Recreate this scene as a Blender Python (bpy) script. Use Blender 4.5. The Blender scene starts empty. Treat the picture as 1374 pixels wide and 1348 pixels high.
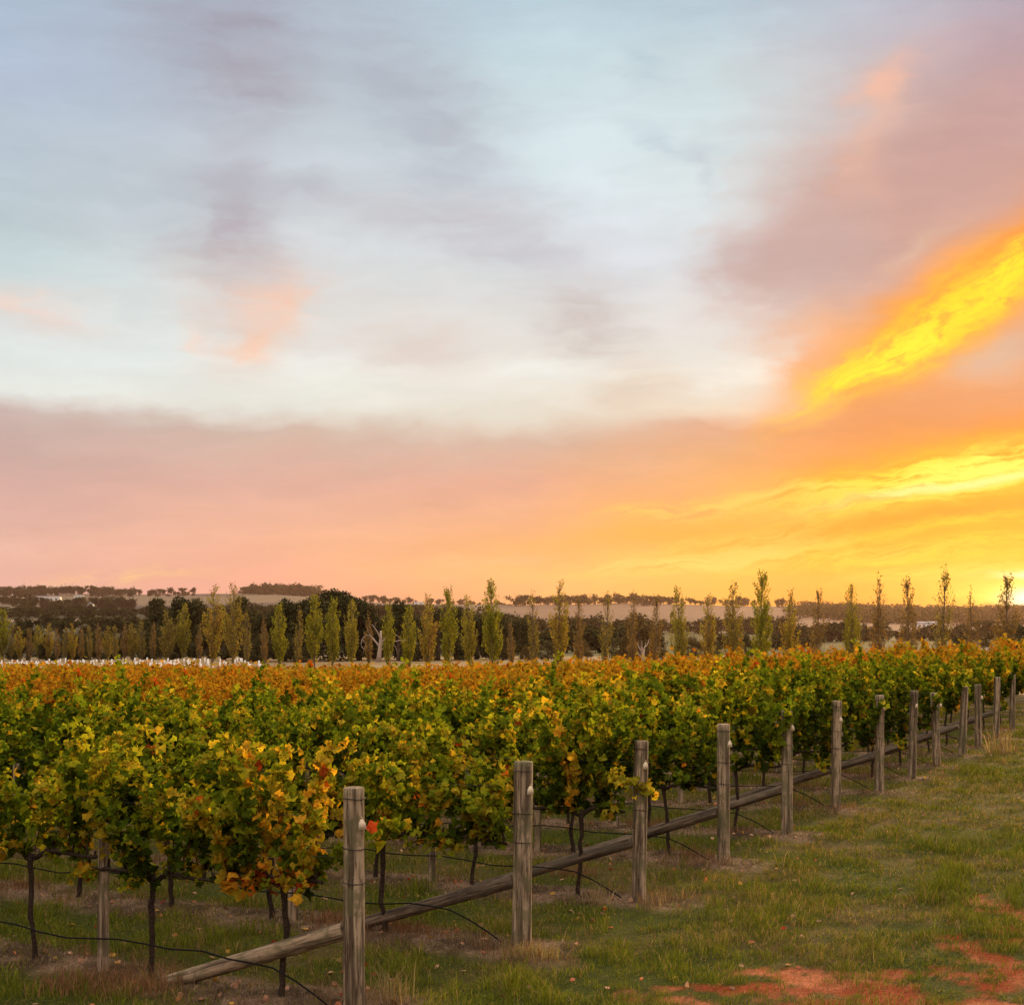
import bpy, math
import numpy as np
from mathutils import Vector, Matrix

sc = bpy.context.scene
COL = sc.collection
R = math.radians
F = 1974.0            # focal length of the photograph in its own pixels
CX, HY = 687.0, 820.0 # principal column and horizon row
HC = 2.8              # eye height

# ------------------------------------------------------------------ camera
cam = bpy.data.cameras.new('camera')
cam.sensor_width = 36.0
cam.lens = 36.0 * F / 1374.0
cam.shift_y = (HY - 674.0) / 1374.0
cam.clip_start = 0.1
cam.clip_end = 30000
co = bpy.data.objects.new('camera', cam); COL.objects.link(co)
co.location = (0, 0, HC); co.rotation_euler = (R(90), 0, 0)
sc.camera = co

# ------------------------------------------------------------------ exposure
sc.view_settings.view_transform = 'Standard'
sc.view_settings.look = 'None'
sc.view_settings.exposure = 0.0
sc.view_settings.gamma = 1.0
sc.view_settings.use_curve_mapping = False
sc.render.engine = 'CYCLES'
sc.cycles.use_denoising = True
sc.cycles.denoising_input_passes = 'RGB_ALBEDO_NORMAL'
sc.cycles.denoising_prefilter = 'ACCURATE'
sc.cycles.max_bounces = 6
sc.cycles.diffuse_bounces = 3
sc.cycles.transmission_bounces = 4
sc.cycles.transparent_max_bounces = 6
sc.cycles.volume_bounces = 0

# ------------------------------------------------------------------ sun
SUN_AZ = R(30.0)      # to the right of the view axis (+Y)
SUN_EL = R(8.0)
sl = bpy.data.lights.new('sun', 'SUN')
sl.energy = 5.0; sl.angle = R(6.0); sl.color = (1.0, 0.66, 0.30)
so = bpy.data.objects.new('sun', sl); COL.objects.link(so)
sd = Vector((math.sin(SUN_AZ) * math.cos(SUN_EL), math.cos(SUN_AZ) * math.cos(SUN_EL), math.sin(SUN_EL)))
so.rotation_euler = sd.to_track_quat('Z', 'Y').to_euler()

# ------------------------------------------------------------------ world
def s2l(c):
    c = np.array(c, float) / 255.0
    return tuple(np.where(c <= 0.04045, c / 12.92, ((c + 0.055) / 1.055) ** 2.4)) + (1.0,)

class NT:
    """tiny node builder"""
    def __init__(s, tree): s.t = tree; s.n = tree.nodes; s.l = tree.links
    def new(s, t, **k):
        n = s.n.new(t)
        for a, b in k.items(): setattr(n, a, b)
        return n
    def put(s, sock, v):
        if isinstance(v, bpy.types.NodeSocket): s.l.new(v, sock)
        elif v is not None: sock.default_value = v
    def m(s, op, a, b=None, c=None, clamp=False):
        n = s.new('ShaderNodeMath', operation=op, use_clamp=clamp)
        for i, v in enumerate((a, b, c)):
            if v is not None: s.put(n.inputs[i], v)
        return n.outputs[0]
    def mix(s, f, a, b, blend='MIX'):
        n = s.new('ShaderNodeMix', data_type='RGBA', blend_type=blend)
        s.put(n.inputs['Factor'], f); s.put(n.inputs[6], a); s.put(n.inputs[7], b)
        return n.outputs[2]
    def xyz(s, x, y, z):
        n = s.new('ShaderNodeCombineXYZ')
        for i, v in enumerate((x, y, z)): s.put(n.inputs[i], v)
        return n.outputs[0]
    def noise(s, vec, scale, detail=5, rough=0.55, dist=0.0):
        n = s.new('ShaderNodeTexNoise')
        if vec is not None: s.put(n.inputs['Vector'], vec)
        n.inputs['Scale'].default_value = scale; n.inputs['Detail'].default_value = detail
        n.inputs['Roughness'].default_value = rough; n.inputs['Distortion'].default_value = dist
        return n.outputs['Fac']
    def ramp(s, f, stops, interp='LINEAR'):
        n = s.new('ShaderNodeValToRGB'); s.put(n.inputs[0], f)
        cr = n.color_ramp; cr.interpolation = interp
        while len(cr.elements) < len(stops): cr.elements.new(0.5)
        for e, (p, c) in zip(cr.elements, stops): e.position = p
        for e, (p, c) in zip(cr.elements, stops): e.position = p; e.color = c
        return n.outputs[0]
    def smooth(s, v, a, b):
        n = s.new('ShaderNodeMapRange', interpolation_type='SMOOTHSTEP')
        s.put(n.inputs[0], v); n.inputs[1].default_value = a; n.inputs[2].default_value = b
        return n.outputs[0]

def build_world():
    w = bpy.data.worlds.new('World'); sc.world = w; w.use_nodes = True
    t = NT(w.node_tree); t.n.clear()
    tc = t.new('ShaderNodeTexCoord')
    sp = t.new('ShaderNodeSeparateXYZ'); t.put(sp.inputs[0], tc.outputs['Generated'])
    dx, dy, dz = sp.outputs
    az = t.m('ARCTAN2', dx, dy)
    el = t.m('ARCSINE', dz)
    u0 = t.m('MULTIPLY', az, F); v0 = t.m('MULTIPLY', el, F)        # 1974 units a radian
    def P(x, y):                                                     # a direction by column and row
        a = math.atan((x - CX) / F); e = math.atan((HY - y) / F * math.cos(a))
        return a * F, e * F
    base = t.xyz(t.m('MULTIPLY', u0, 0.001), t.m('MULTIPLY', v0, 0.0022), 0.0)
    def warp(scale, seed, detail=4):
        n = t.new('ShaderNodeTexNoise'); t.put(n.inputs['Vector'], base)
        n.noise_dimensions = '4D'; n.inputs['W'].default_value = seed
        n.inputs['Scale'].default_value = scale; n.inputs['Detail'].default_value = detail
        n.inputs['Roughness'].default_value = 0.55
        return t.m('SUBTRACT', n.outputs['Fac'], 0.5)
    n1, n2, n3 = warp(5, 1.3), warp(6, 7.7), warp(17, 4.1, 10)
    n4 = warp(3.0, 9.9, 6)
    u = t.m('ADD', u0, t.m('ADD', t.m('MULTIPLY', n1, 170), t.m('MULTIPLY', n3, 90)))
    v = t.m('ADD', v0, t.m('ADD', t.m('MULTIPLY', n2, 46), t.m('MULTIPLY', n3, 36)))
    # five vertical gradients, left to right
    cols = [
     (0,    [(0,(176,193,211)),(100,(184,197,216)),(200,(188,202,213)),(300,(194,208,213)),(380,(208,224,226)),(450,(222,232,232)),(522,(232,236,230)),(550,(204,184,178)),(620,(208,176,168)),(680,(226,184,172)),(740,(238,192,174)),(815,(236,184,174))]),
     (350,  [(0,(181,192,206)),(100,(188,198,208)),(200,(200,208,216)),(300,(210,216,220)),(400,(222,224,222)),(480,(230,236,233)),(548,(232,232,222)),(576,(214,190,176)),(650,(226,182,166)),(720,(243,188,160)),(815,(246,176,152))]),
     (700,  [(0,(190,211,222)),(100,(201,220,226)),(250,(217,231,234)),(340,(219,227,229)),(420,(222,222,220)),(500,(237,237,228)),(565,(228,220,204)),(598,(216,186,168)),(650,(230,178,154)),(720,(246,186,136)),(765,(252,194,122)),(815,(250,176,116))]),
     (960,  [(0,(188,206,217)),(100,(206,222,226)),(250,(217,229,231)),(350,(222,226,228)),(430,(228,226,222)),(500,(241,237,226)),(545,(238,222,200)),(575,(224,176,146)),(640,(240,180,120)),(700,(253,182,90)),(760,(255,198,76)),(815,(255,178,58))]),
     (1170, [(0,(190,194,206)),(100,(203,192,194)),(200,(210,182,174)),(300,(205,174,163)),(400,(228,178,150)),(500,(246,178,118)),(560,(234,158,104)),(620,(248,166,76)),(680,(255,182,40)),(740,(255,178,16)),(815,(255,150,4))]),
     (1374, [(0,(180,170,184)),(100,(188,165,172)),(200,(204,168,160)),(270,(220,160,132)),(400,(232,170,128)),(480,(222,176,148)),(550,(236,152,88)),(600,(250,160,40)),(680,(255,178,4)),(740,(255,186,0)),(815,(255,140,0))])]
    vlo, vhi = -60.0, 800.0
    vf = t.m('DIVIDE', t.m('SUBTRACT', v, vlo), vhi - vlo, clamp=True)
    out = None; prev = None
    for x, st in cols:
        pu = P(x, 500)[0]
        stops = sorted([((P(x, y)[1] - vlo) / (vhi - vlo), s2l(c)) for y, c in st])
        rmp = t.ramp(vf, stops, 'EASE' if False else 'LINEAR')
        if out is None: out = rmp
        else:
            f = t.m('DIVIDE', t.m('SUBTRACT', u, prev), pu - prev, clamp=True)
            out = t.mix(f, out, rmp)
        prev = pu
    ca, sa = math.cos(R(26)), math.sin(R(26))
    fal = t.m('MULTIPLY_ADD', u, ca, t.m('MULTIPLY', v, sa)); fac = t.m('MULTIPLY_ADD', u, -sa, t.m('MULTIPLY', v, ca))
    fib = t.noise(t.xyz(t.m('MULTIPLY', fal, .013), t.m('MULTIPLY', fac, .034), 1.0), 1.6, 9, .62, 0)
    fb_ = t.noise(t.xyz(t.m('MULTIPLY', fal, .030), t.m('MULTIPLY', fac, .060), 2.0), 1.6, 6, .6, 0)
    ca, sa = math.cos(R(8)), math.sin(R(8))
    fal = t.m('MULTIPLY_ADD', u, ca, t.m('MULTIPLY', v, sa)); fac = t.m('MULTIPLY_ADD', u, -sa, t.m('MULTIPLY', v, ca))
    fib2 = t.noise(t.xyz(t.m('MULTIPLY', fal, .009), t.m('MULTIPLY', fac, .055), 5.0), 1.6, 9, .62, 0)
    brkA = t.m('MULTIPLY_ADD', t.smooth(t.m('ADD', t.m('MULTIPLY', fib, .6), t.m('MULTIPLY', fb_, .4)), 0.38, 0.60), .8, .2)
    brk = t.smooth(fib2, 0.34, 0.60)
    wisp = t.noise(t.xyz(t.m('MULTIPLY', u, .006), t.m('MULTIPLY', v, .022), 9.0), 1.7, 9, .6, .15)
    wsp = t.smooth(wisp, .25, .70); wspF = t.m('MULTIPLY_ADD', wsp, .65, .5)
    # clouds: soft stretched lobes (column, row, half width, half height, tilt up to the right, colour, opacity)
    def lobe(cx, cy, sx, sy, ang, colr, op, p=1.0, gain=1.0, uu=None, vv=None, w=None):
        if w is None: w = (cx < 1060 and cy < 560)
        nonlocal out
        cu, cv = P(cx, cy); a = R(ang)
        uu = u if uu is None else uu; vv = v if vv is None else vv
        X = t.m('SUBTRACT', uu, cu); Y = t.m('SUBTRACT', vv, cv)
        a1 = t.m('MULTIPLY_ADD', X, math.cos(a) / sx, t.m('MULTIPLY', Y, math.sin(a) / sx))
        a2 = t.m('MULTIPLY_ADD', X, -math.sin(a) / sy, t.m('MULTIPLY', Y, math.cos(a) / sy))
        r2 = t.m('ADD', t.m('MULTIPLY', a1, a1), t.m('MULTIPLY', a2, a2))
        if p != 1.0: r2 = t.m('POWER', r2, p)
        f = t.m('MULTIPLY', t.m('EXPONENT', t.m('MULTIPLY', r2, -1.0)), op)
        if w: f = t.m('MULTIPLY', f, wspF, clamp=True)
        c = s2l(colr); c = (c[0] * gain, c[1] * gain, c[2] * gain, 1)
        out = t.mix(f, out, c)
    lobe(300, 45, 120, 70, 5, (168,164,178), .8)
    lobe(345, 120, 70, 40, -10, (176,172,182), .7)
    lobe(190, 255, 190, 42, -14, (190,200,208), .55)
    lobe(60, 190, 120, 40, -20, (188,200,210), .4)
    lobe(330, 315, 52, 100, -5, (178,168,178), .8)
    lobe(400, 255, 110, 22, 0, (184,186,196), .7)
    lobe(545, 120, 160, 66, -50, (178,188,200), .8)
    lobe(600, 190, 130, 60, -45, (186,190,200), .65)
    lobe(560, 275, 170, 26, 2, (200,202,208), .6)
    lobe(690, 318, 160, 46, -10, (196,190,196), .8)
    lobe(800, 430, 62, 62, 40, (204,193,188), .9)
    lobe(560, 470, 120, 46, -8, (226,208,198), .6)
    lobe(425, 315, 60, 26, 10, (222,228,232), .7)
    lobe(345, 425, 76, 72, 15, (238,210,194), .7)
    lobe(385, 405, 34, 34, 20, (252,200,168), .6, 1, 1)
    lobe(345, 466, 46, 20, 25, (253,202,168), .65)
    lobe(262, 458, 20, 14, -30, (248,218,200), .6)
    lobe(45, 418, 90, 30, -4, (244,214,200), .7)
    lobe(12, 402, 34, 14, 0, (252,208,182), .35)
    lobe(860, 520, 60, 34, 0, (226,206,186), .7)
    lobe(520, 515, 160, 22, 0, (240,240,230), .5)
    lobe(720, 495, 90, 14, -3, (238,240,236), .6)
    lobe(1010, 505, 70, 16, 3, (248,244,232), .8)
    lobe(990, 420, 90, 26, -5, (232,228,222), .5)
    lobe(780, 240, 130, 80, 10, (218,232,238), .55)
    lobe(850, 320, 100, 60, -8, (222,230,238), .6)
    lobe(870, 92, 60, 15, -22, (184,204,214), .5)
    lobe(900, 190, 62, 12, -18, (190,206,214), .55)
    lobe(958, 220, 16, 42, 12, (196,206,214), .55)
    # the mauve wedge on the right
    lobe(1180, 296, 190, 92, 30, (204,168,158), .85, 1.6)
    lobe(1075, 345, 90, 48, 15, (200,174,170), .75, 1.5)
    lobe(1090, 470, 52, 46, 30, (244,184,140), .8, 1.4)
    lobe(1330, 170, 150, 70, 30, (198,162,160), .7)
    lobe(1195, 110, 46, 26, 30, (252,196,166), .75)
    lobe(1165, 200, 30, 60, 0, (232,188,168), .5)
    lobe(1290, 60, 70, 30, 20, (198,176,182), .5)
    lobe(1320, 480, 70, 22, 12, (216,190,170), .8)
    lobe(1300, 540, 150, 30, 8, (232,166,116), .55)
    lobe(1220, 338, 60, 10, 25, (224,194,172), .5)
    # gold streaks
    brk2 = t.smooth(n4, -0.15, 0.08)
    def gold(cx, cy, sx, sy, ang, colr, op, p=1.0, gain=1.0, b=brk):
        lobe(cx, cy, sx, sy, ang, colr, t.m('MULTIPLY', b, op), p, gain)
    lobe(1290, 400, 230, 60, 27, (255,168,72), .9, 1.8)
    lobe(1310, 402, 222, 50, 31, (250,168,62), .8, 1.5)
    gold(1315, 394, 225, 38, 31, (255,220,34), 1.0, 1.3, 1, brkA)
    gold(1200, 474, 100, 28, 26, (255,240,62), 1.0, 1.6, 1, brkA)
    gold(1345, 380, 110, 34, 33, (255,232,50), .9, 1.5, 1, brkA)
    lobe(1340, 330, 90, 12, 38, (246,150,70), .6)
    lobe(1130, 505, 46, 12, 30, (255,226,60), .8)
    lobe(1250, 652, 270, 48, 11, (255,184,26), .9, 1.6)
    gold(1235, 652, 215, 32, 11, (255,238,60), 1.0, 2.0)
    gold(1325, 628, 130, 26, 12, (255,250,110), 1.0, 1.6)
    lobe(1280, 652, 150, 7, 9, (255,252,170), .8)
    gold(1090, 664, 100, 14, 6, (255,226,96), .8)
    gold(905, 686, 80, 11, 2, (255,210,110), .9)
    gold(990, 672, 90, 12, 8, (255,214,110), .8)
    lobe(1000, 700, 230, 20, 6, (253,190,96), .6)
    lobe(1060, 708, 260, 12, 3, (252,172,60), .5)
    gold(985, 744, 110, 11, 9, (255,232,128), .95)
    gold(860, 757, 80, 8, 4, (255,220,128), .7)
    gold(1150, 738, 150, 15, -2, (255,226,96), 1.0)
    gold(1000, 738, 160, 20, 7, (255,216,110), .8)
    gold(1310, 725, 120, 9, 5, (255,232,60), 1.0)
    lobe(1260, 722, 150, 9, 6, (255,170,6), .7)
    gold(1310, 698, 130, 9, 8, (255,230,56), 1.0)
    gold(1300, 692, 90, 4, 4, (255,218,48), .7, 1, 1, brk2)
    gold(160, 775, 90, 9, 4, (254,212,152), .8)
    gold(640, 755, 120, 8, 2, (254,200,146), .5)
    gold(1310, 768, 110, 9, 3, (255,246,120), 1.0, 1, 1.1)
    gold(1240, 752, 160, 8, 1, (255,226,50), .9)
    lobe(1260, 775, 130, 14, 2, (255,200,10), .6)
    lobe(1230, 698, 200, 12, 8, (252,156,24), .8)
    lobe(1330, 740, 260, 50, 3, (255,190,0), .4, 1.4)
    lobe(1400, 790, 170, 34, 3, (255,214,0), .85)
    lobe(1385, 795, 64, 15, 4, (255,248,110), 1.0, 1, 1.1)
    lobe(1384, 802, 30, 12, 4, (255,255,225), 1.0, 1, 1.4, u0, v0)
    lobe(1400, 770, 60, 5, 4, (255,255,200), .9, 1, 1.2)
    # fine streaky structure
    fine = t.noise(t.xyz(t.m('MULTIPLY', u, 0.004), t.m('MULTIPLY', v, 0.02), 3.0), 1.6, 6, 0.6)
    g = t.m('MULTIPLY_ADD', fine, 0.20, 0.90)
    big = t.m('MULTIPLY_ADD', n4, 0.10, 1.0)
    gg = t.m('MULTIPLY', g, big)
    out = t.mix(1.0, out, t.xyz(gg, gg, gg), 'MULTIPLY')
    # unseen sky behind and overhead is warm and brightened to fill-light the scene
    gm = t.new('ShaderNodeGamma'); t.put(gm.inputs[0], out); gm.inputs[1].default_value = 1.10
    hs = t.new('ShaderNodeHueSaturation'); hs.inputs['Saturation'].default_value = 1.0; t.put(hs.inputs['Color'], gm.outputs[0]); out = hs.outputs[0]
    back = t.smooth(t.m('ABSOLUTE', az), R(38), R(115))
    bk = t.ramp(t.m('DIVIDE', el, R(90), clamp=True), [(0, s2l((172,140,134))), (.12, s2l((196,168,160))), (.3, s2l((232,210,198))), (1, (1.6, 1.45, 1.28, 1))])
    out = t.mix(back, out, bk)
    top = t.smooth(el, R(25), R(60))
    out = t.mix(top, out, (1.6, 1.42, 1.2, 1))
    below = t.smooth(el, R(-0.5), R(-6))
    out = t.mix(below, out, (0.05, 0.045, 0.03, 1))
    sky = t.new('ShaderNodeTexSky', sky_type='NISHITA')
    sky.sun_disc = False; sky.sun_elevation = SUN_EL; sky.sun_rotation = SUN_AZ
    sky.altitude = 300; sky.dust_density = 1.5
    b1 = t.new('ShaderNodeBackground'); t.put(b1.inputs[0], sky.outputs[0]); b1.inputs[1].default_value = 0.05
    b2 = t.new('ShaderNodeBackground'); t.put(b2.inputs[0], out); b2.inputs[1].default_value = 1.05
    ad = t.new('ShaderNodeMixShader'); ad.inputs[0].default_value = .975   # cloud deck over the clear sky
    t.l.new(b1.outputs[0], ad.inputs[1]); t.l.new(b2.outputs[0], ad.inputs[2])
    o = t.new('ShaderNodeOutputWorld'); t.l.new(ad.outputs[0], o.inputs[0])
    w.cycles.sampling_method = 'MANUAL'; w.cycles.sample_map_resolution = 1024
build_world()

# ------------------------------------------------------------------ mesh helpers
rng = np.random.default_rng(11)

class Buf:
    def __init__(s): s.V = []; s.T = []; s.C = []; s.n = 0
    def add(s, V, T, C=None):
        V = np.asarray(V, float).reshape(-1, 3); T = np.asarray(T, int).reshape(-1, 3)
        s.V.append(V); s.T.append(T + s.n)
        if C is None: C = (0.2, 0.2, 0.2, 0)
        C = np.asarray(C, float)
        if C.ndim == 1:
            C = np.tile(C if len(C) == 4 else np.append(C, 0), (len(V), 1))
        s.C.append(C); s.n += len(V)
    def tube(s, pts, rad, k=6, C=None, cap=True):
        pts = np.asarray(pts, float); n = len(pts)
        rad = np.full(n, rad) if np.isscalar(rad) else np.asarray(rad, float)
        tg = np.gradient(pts, axis=0); tg /= np.linalg.norm(tg, axis=1)[:, None] + 1e-9
        ref = np.array([0, 0, 1.0]) if abs(tg[:, 2]).mean() < 0.8 else np.array([1.0, 0, 0])
        a = np.cross(tg, ref); a /= np.linalg.norm(a, axis=1)[:, None] + 1e-9
        b = np.cross(tg, a)
        th = np.arange(k) / k * 2 * np.pi
        V = pts[:, None] + rad[:, None, None] * (a[:, None] * np.cos(th)[None, :, None] + b[:, None] * np.sin(th)[None, :, None])
        V = V.reshape(-1, 3); T = []
        i, j = np.meshgrid(np.arange(n - 1), np.arange(k), indexing='ij')
        p = (i * k + j).ravel(); q = (i * k + (j + 1) % k).ravel()
        T = np.concatenate([np.stack([p, q, q + k], 1), np.stack([p, q + k, p + k], 1)])
        if cap:
            V = np.concatenate([V, pts[:1], pts[-1:]]); c0 = n * k; jj = np.arange(k)
            T = np.concatenate([T, np.stack([np.full(k, c0), (jj + 1) % k, jj], 1),
                                np.stack([np.full(k, c0 + 1), (n - 1) * k + jj, (n - 1) * k + (jj + 1) % k], 1)])
        s.add(V, T, C)
    def box(s, x0, x1, y0, y1, z0, z1, C=None):
        V = [(x, y, z) for x in (x0, x1) for y in (y0, y1) for z in (z0, z1)]
        Q = [(0,1,3,2),(4,6,7,5),(0,4,5,1),(2,3,7,6),(0,2,6,4),(1,5,7,3)]
        T = []
        for a, b, c, d in Q: T += [(a, b, c), (a, c, d)]
        s.add(V, T, C)
    def build(s, name, mat, parent=None, smooth=False, loc=None):
        me = s.mesh(name, mat, smooth)
        return link(name, me, parent, loc)
    def mesh(s, name, mat, smooth=False):
        V = np.concatenate(s.V); T = np.concatenate(s.T); C = np.concatenate(s.C)
        return np_mesh(name, V, T, C, mat, smooth)

def np_mesh(name, V, T, C, mat, smooth=False):
    me = bpy.data.meshes.new(name)
    me.vertices.add(len(V)); me.vertices.foreach_set('co', V.astype(np.float32).ravel())
    me.loops.add(len(T) * 3); me.loops.foreach_set('vertex_index', T.astype(np.int32).ravel())
    me.polygons.add(len(T)); me.polygons.foreach_set('loop_start', np.arange(0, len(T) * 3, 3, dtype=np.int32))
    me.update(calc_edges=True)
    if C is not None:
        at = me.color_attributes.new('col', 'FLOAT_COLOR', 'POINT')
        at.data.foreach_set('color', C.astype(np.float32).ravel())
    if smooth: me.polygons.foreach_set('use_smooth', np.ones(len(T), bool))
    me.materials.append(mat)
    return me

def link(name, data, parent=None, loc=None, rz=0):
    o = bpy.data.objects.new(name, data); COL.objects.link(o)
    if parent is not None: o.parent = parent
    if loc is not None: o.location = loc
    if rz: o.rotation_euler = (0, 0, rz)
    return o
def tag(o, label=None, cat=None, group=None, kind=None):
    if label: o['label'] = label
    if cat: o['category'] = cat
    if group: o['group'] = group
    if kind: o['kind'] = kind
    return o
def empty(name, loc, rz=0):
    o = link(name, None, None, loc, rz); o.empty_display_size = 0.2
    return o

ONES = ['zeroth','first','second','third','fourth','fifth','sixth','seventh','eighth','ninth','tenth','eleventh','twelfth',
        'thirteenth','fourteenth','fifteenth','sixteenth','seventeenth','eighteenth','nineteenth']
TENS = {2:('twentieth','twenty'),3:('thirtieth','thirty'),4:('fortieth','forty'),5:('fiftieth','fifty'),6:('sixtieth','sixty'),
        7:('seventieth','seventy'),8:('eightieth','eighty'),9:('ninetieth','ninety')}
def nth(n):
    if n < 20: return ONES[n]
    if n % 10 == 0: return TENS[n // 10][0]
    return TENS[n // 10][1] + '-' + ONES[n % 10]

# value noise
def _h(ix, iy, seed):
    h = (ix * 374761393 + iy * 668265263 + seed * 982451653) & 0xFFFFFFFF
    h = ((h ^ (h >> 13)) * 1274126177) & 0xFFFFFFFF
    return ((h ^ (h >> 16)) & 0xFFFF) / 65535.0
def vnoise(x, y, seed=0):
    x = np.asarray(x, float); y = np.asarray(y, float)
    ix = np.floor(x).astype(np.int64); iy = np.floor(y).astype(np.int64)
    fx = x - ix; fy = y - iy; fx = fx * fx * (3 - 2 * fx); fy = fy * fy * (3 - 2 * fy)
    a = _h(ix, iy, seed); b = _h(ix + 1, iy, seed); c = _h(ix, iy + 1, seed); d = _h(ix + 1, iy + 1, seed)
    return (a * (1 - fx) + b * fx) * (1 - fy) + (c * (1 - fx) + d * fx) * fy
def fbm(x, y, seed=0, o=4):
    r = 0; a = 0.5; s = 0
    for i in range(o):
        r = r + a * vnoise(x * 2 ** i, y * 2 ** i, seed + i * 17); s += a; a *= 0.55
    return r / s
def sstep(a, b, x):
    t = np.clip((x - a) / (b - a), 0, 1); return t * t * (3 - 2 * t)

# ------------------------------------------------------------------ the lie of the land
RD = np.array([-0.882, 0.471])    # along a row, away from the headland
RN = np.array([0.471, 0.882])     # across the rows, away from the camera
def q_pop(X, Y): return 81.13 - 0.842 * X - 0.5395 * Y      # metres in front of the poplar line
def q_end(X): return 22 + 22 * sstep(8, -16, np.asarray(X, float))   # where the vineyard stops
PCOL = np.array([-500, 0, 350, 550, 700, 850, 1050, 1200, 1374, 1900], float)
PD = np.array([300, 450, 800, 1300, 2000, 3000, 4500, 7000], float)
PY = np.array([
 [66, 50, 28, 12, 4, -8, -20, 8],
 [66, 50, 28, 11, 3, -10, -23, 8],
 [64, 50, 28, 11, 2, -10, -24, 8],
 [63, 52, 34, 14, 2, -8, -10, 8],
 [62, 56, 43, 25, 6, -7, -4, 8],
 [62, 56, 45, 27, 6, -9, -4, 8],
 [61, 55, 44, 28, 10, -8, -4, 8],
 [60, 53, 42, 29, 17, -1, 0, 8],
 [59, 52, 42, 29, 18, 0, 0, 8],
 [59, 52, 42, 29, 18, -4, 0, 8]], float)
def zfun(X, Y):
    X = np.asarray(X, float); Y = np.asarray(Y, float)
    d = np.maximum(Y, 0.5)
    tau = np.maximum(-0.5395 * (X - 27.8) + 0.842 * (Y - 107), -20)
    zp = -2.6 - 0.0215 * np.minimum(tau, 300)
    A = 0.0425 * Y - 0.058 * np.maximum(X, 0) + 0.004 * np.minimum(X, 0)
    c = 25 * sstep(6, -6, X)
    raw = A - 0.9 + c * np.exp(-np.maximum(d - 17, -8) / 18) * d / F * sstep(8, 18, d)
    drop = 0.15 * np.logaddexp(0, raw / 0.15)
    zn = -drop
    zn = 0.3 * np.logaddexp(zn / 0.3, zp / 0.3)                # never below the plain
    qe = q_end(X); f = sstep(14, -8, q_pop(X, Y) - qe)
    z = zn * (1 - f) + zp * f
    z = np.where(Y < 9, z * sstep(0, 9, Y), z)
    # beyond the plain: valley, fields and ridges
    px = CX + F * X / np.maximum(d, 1); px = np.clip(px, PCOL[0], PCOL[-1])
    r = np.clip(Y, 1, 9000)
    ci = np.clip(np.searchsorted(PCOL, px) - 1, 0, len(PCOL) - 2)
    cf = (px - PCOL[ci]) / (PCOL[ci + 1] - PCOL[ci]); cf = cf * cf * (3 - 2 * cf)
    lr = np.log(r); lp = np.log(PD)
    di = np.clip(np.searchsorted(lp, lr) - 1, 0, len(PD) - 2)
    df = np.clip((lr - lp[di]) / (lp[di + 1] - lp[di]), 0, 1)
    yy = (PY[ci, di] * (1 - cf) + PY[ci + 1, di] * cf) * (1 - df) + (PY[ci, di + 1] * (1 - cf) + PY[ci + 1, di + 1] * cf) * df
    zt = HC - yy / F * r + (fbm(X / 260, Y / 260, 5) - .5) * r * 0.0035
    g = sstep(235, 320, Y)
    z = z * (1 - g) + zt * g
    return z
def z1(x, y): return float(zfun(np.array([x]), np.array([y]))[0])
def on_ray(px, d): return (px - CX) / F * d, d

# end posts (column, base row, top row)
POSTS = [(475,1357,1063),(700,1275,1026),(857,1210,998),(971,1158,974),(1056,1122,957.5),(1121.5,1088,944),(1180,1065,936),
         (1223.5,1046,929),(1257,1030,932),(1291,1015,924),(1313,1003,920),(1337,991,910),(1358,981,906)]
ROWS = []; PH = []
for px, by, ty in POSTS:
    d = HC * F / (by - HY)
    for _ in range(12):
        x, y = on_ray(px, d); d = (HC - z1(x, y)) * F / (by - HY)
    x, y = on_ray(px, d); ROWS.append((x, y)); PH.append((by - ty) / F * d)
stp = ((ROWS[12][0] - ROWS[1][0]) / 11, (ROWS[12][1] - ROWS[1][1]) / 11)
while len(ROWS) < 75: ROWS.append((ROWS[-1][0] + stp[0], ROWS[-1][1] + stp[1]))
ROWS = np.array(ROWS)
SROW = ROWS @ RN
def rowpos(i, t): return ROWS[i] + RD * t
def row_dist(X, Y):
    s = X * RN[0] + Y * RN[1]
    i = np.clip(np.searchsorted(SROW, s), 1, len(SROW) - 1)
    a = np.abs(s - SROW[i]); b = np.abs(s - SROW[i - 1])
    j = np.where(a < b, i, i - 1); dd = np.minimum(a, b)
    tt = (X - ROWS[j, 0]) * RD[0] + (Y - ROWS[j, 1]) * RD[1]
    return dd, tt, s
def strip_mask(X, Y):
    dd, tt, s = row_dist(X, Y)
    w = 0.42 + 0.22 * (fbm(X * 1.1, Y * 1.1, 31) - 0.5) * 2
    m = sstep(w + 0.16, w - 0.16, dd) * sstep(-0.75 + (fbm(X * 2, Y * 2, 77) - .5) * .8, -0.2, tt)
    return m
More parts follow.
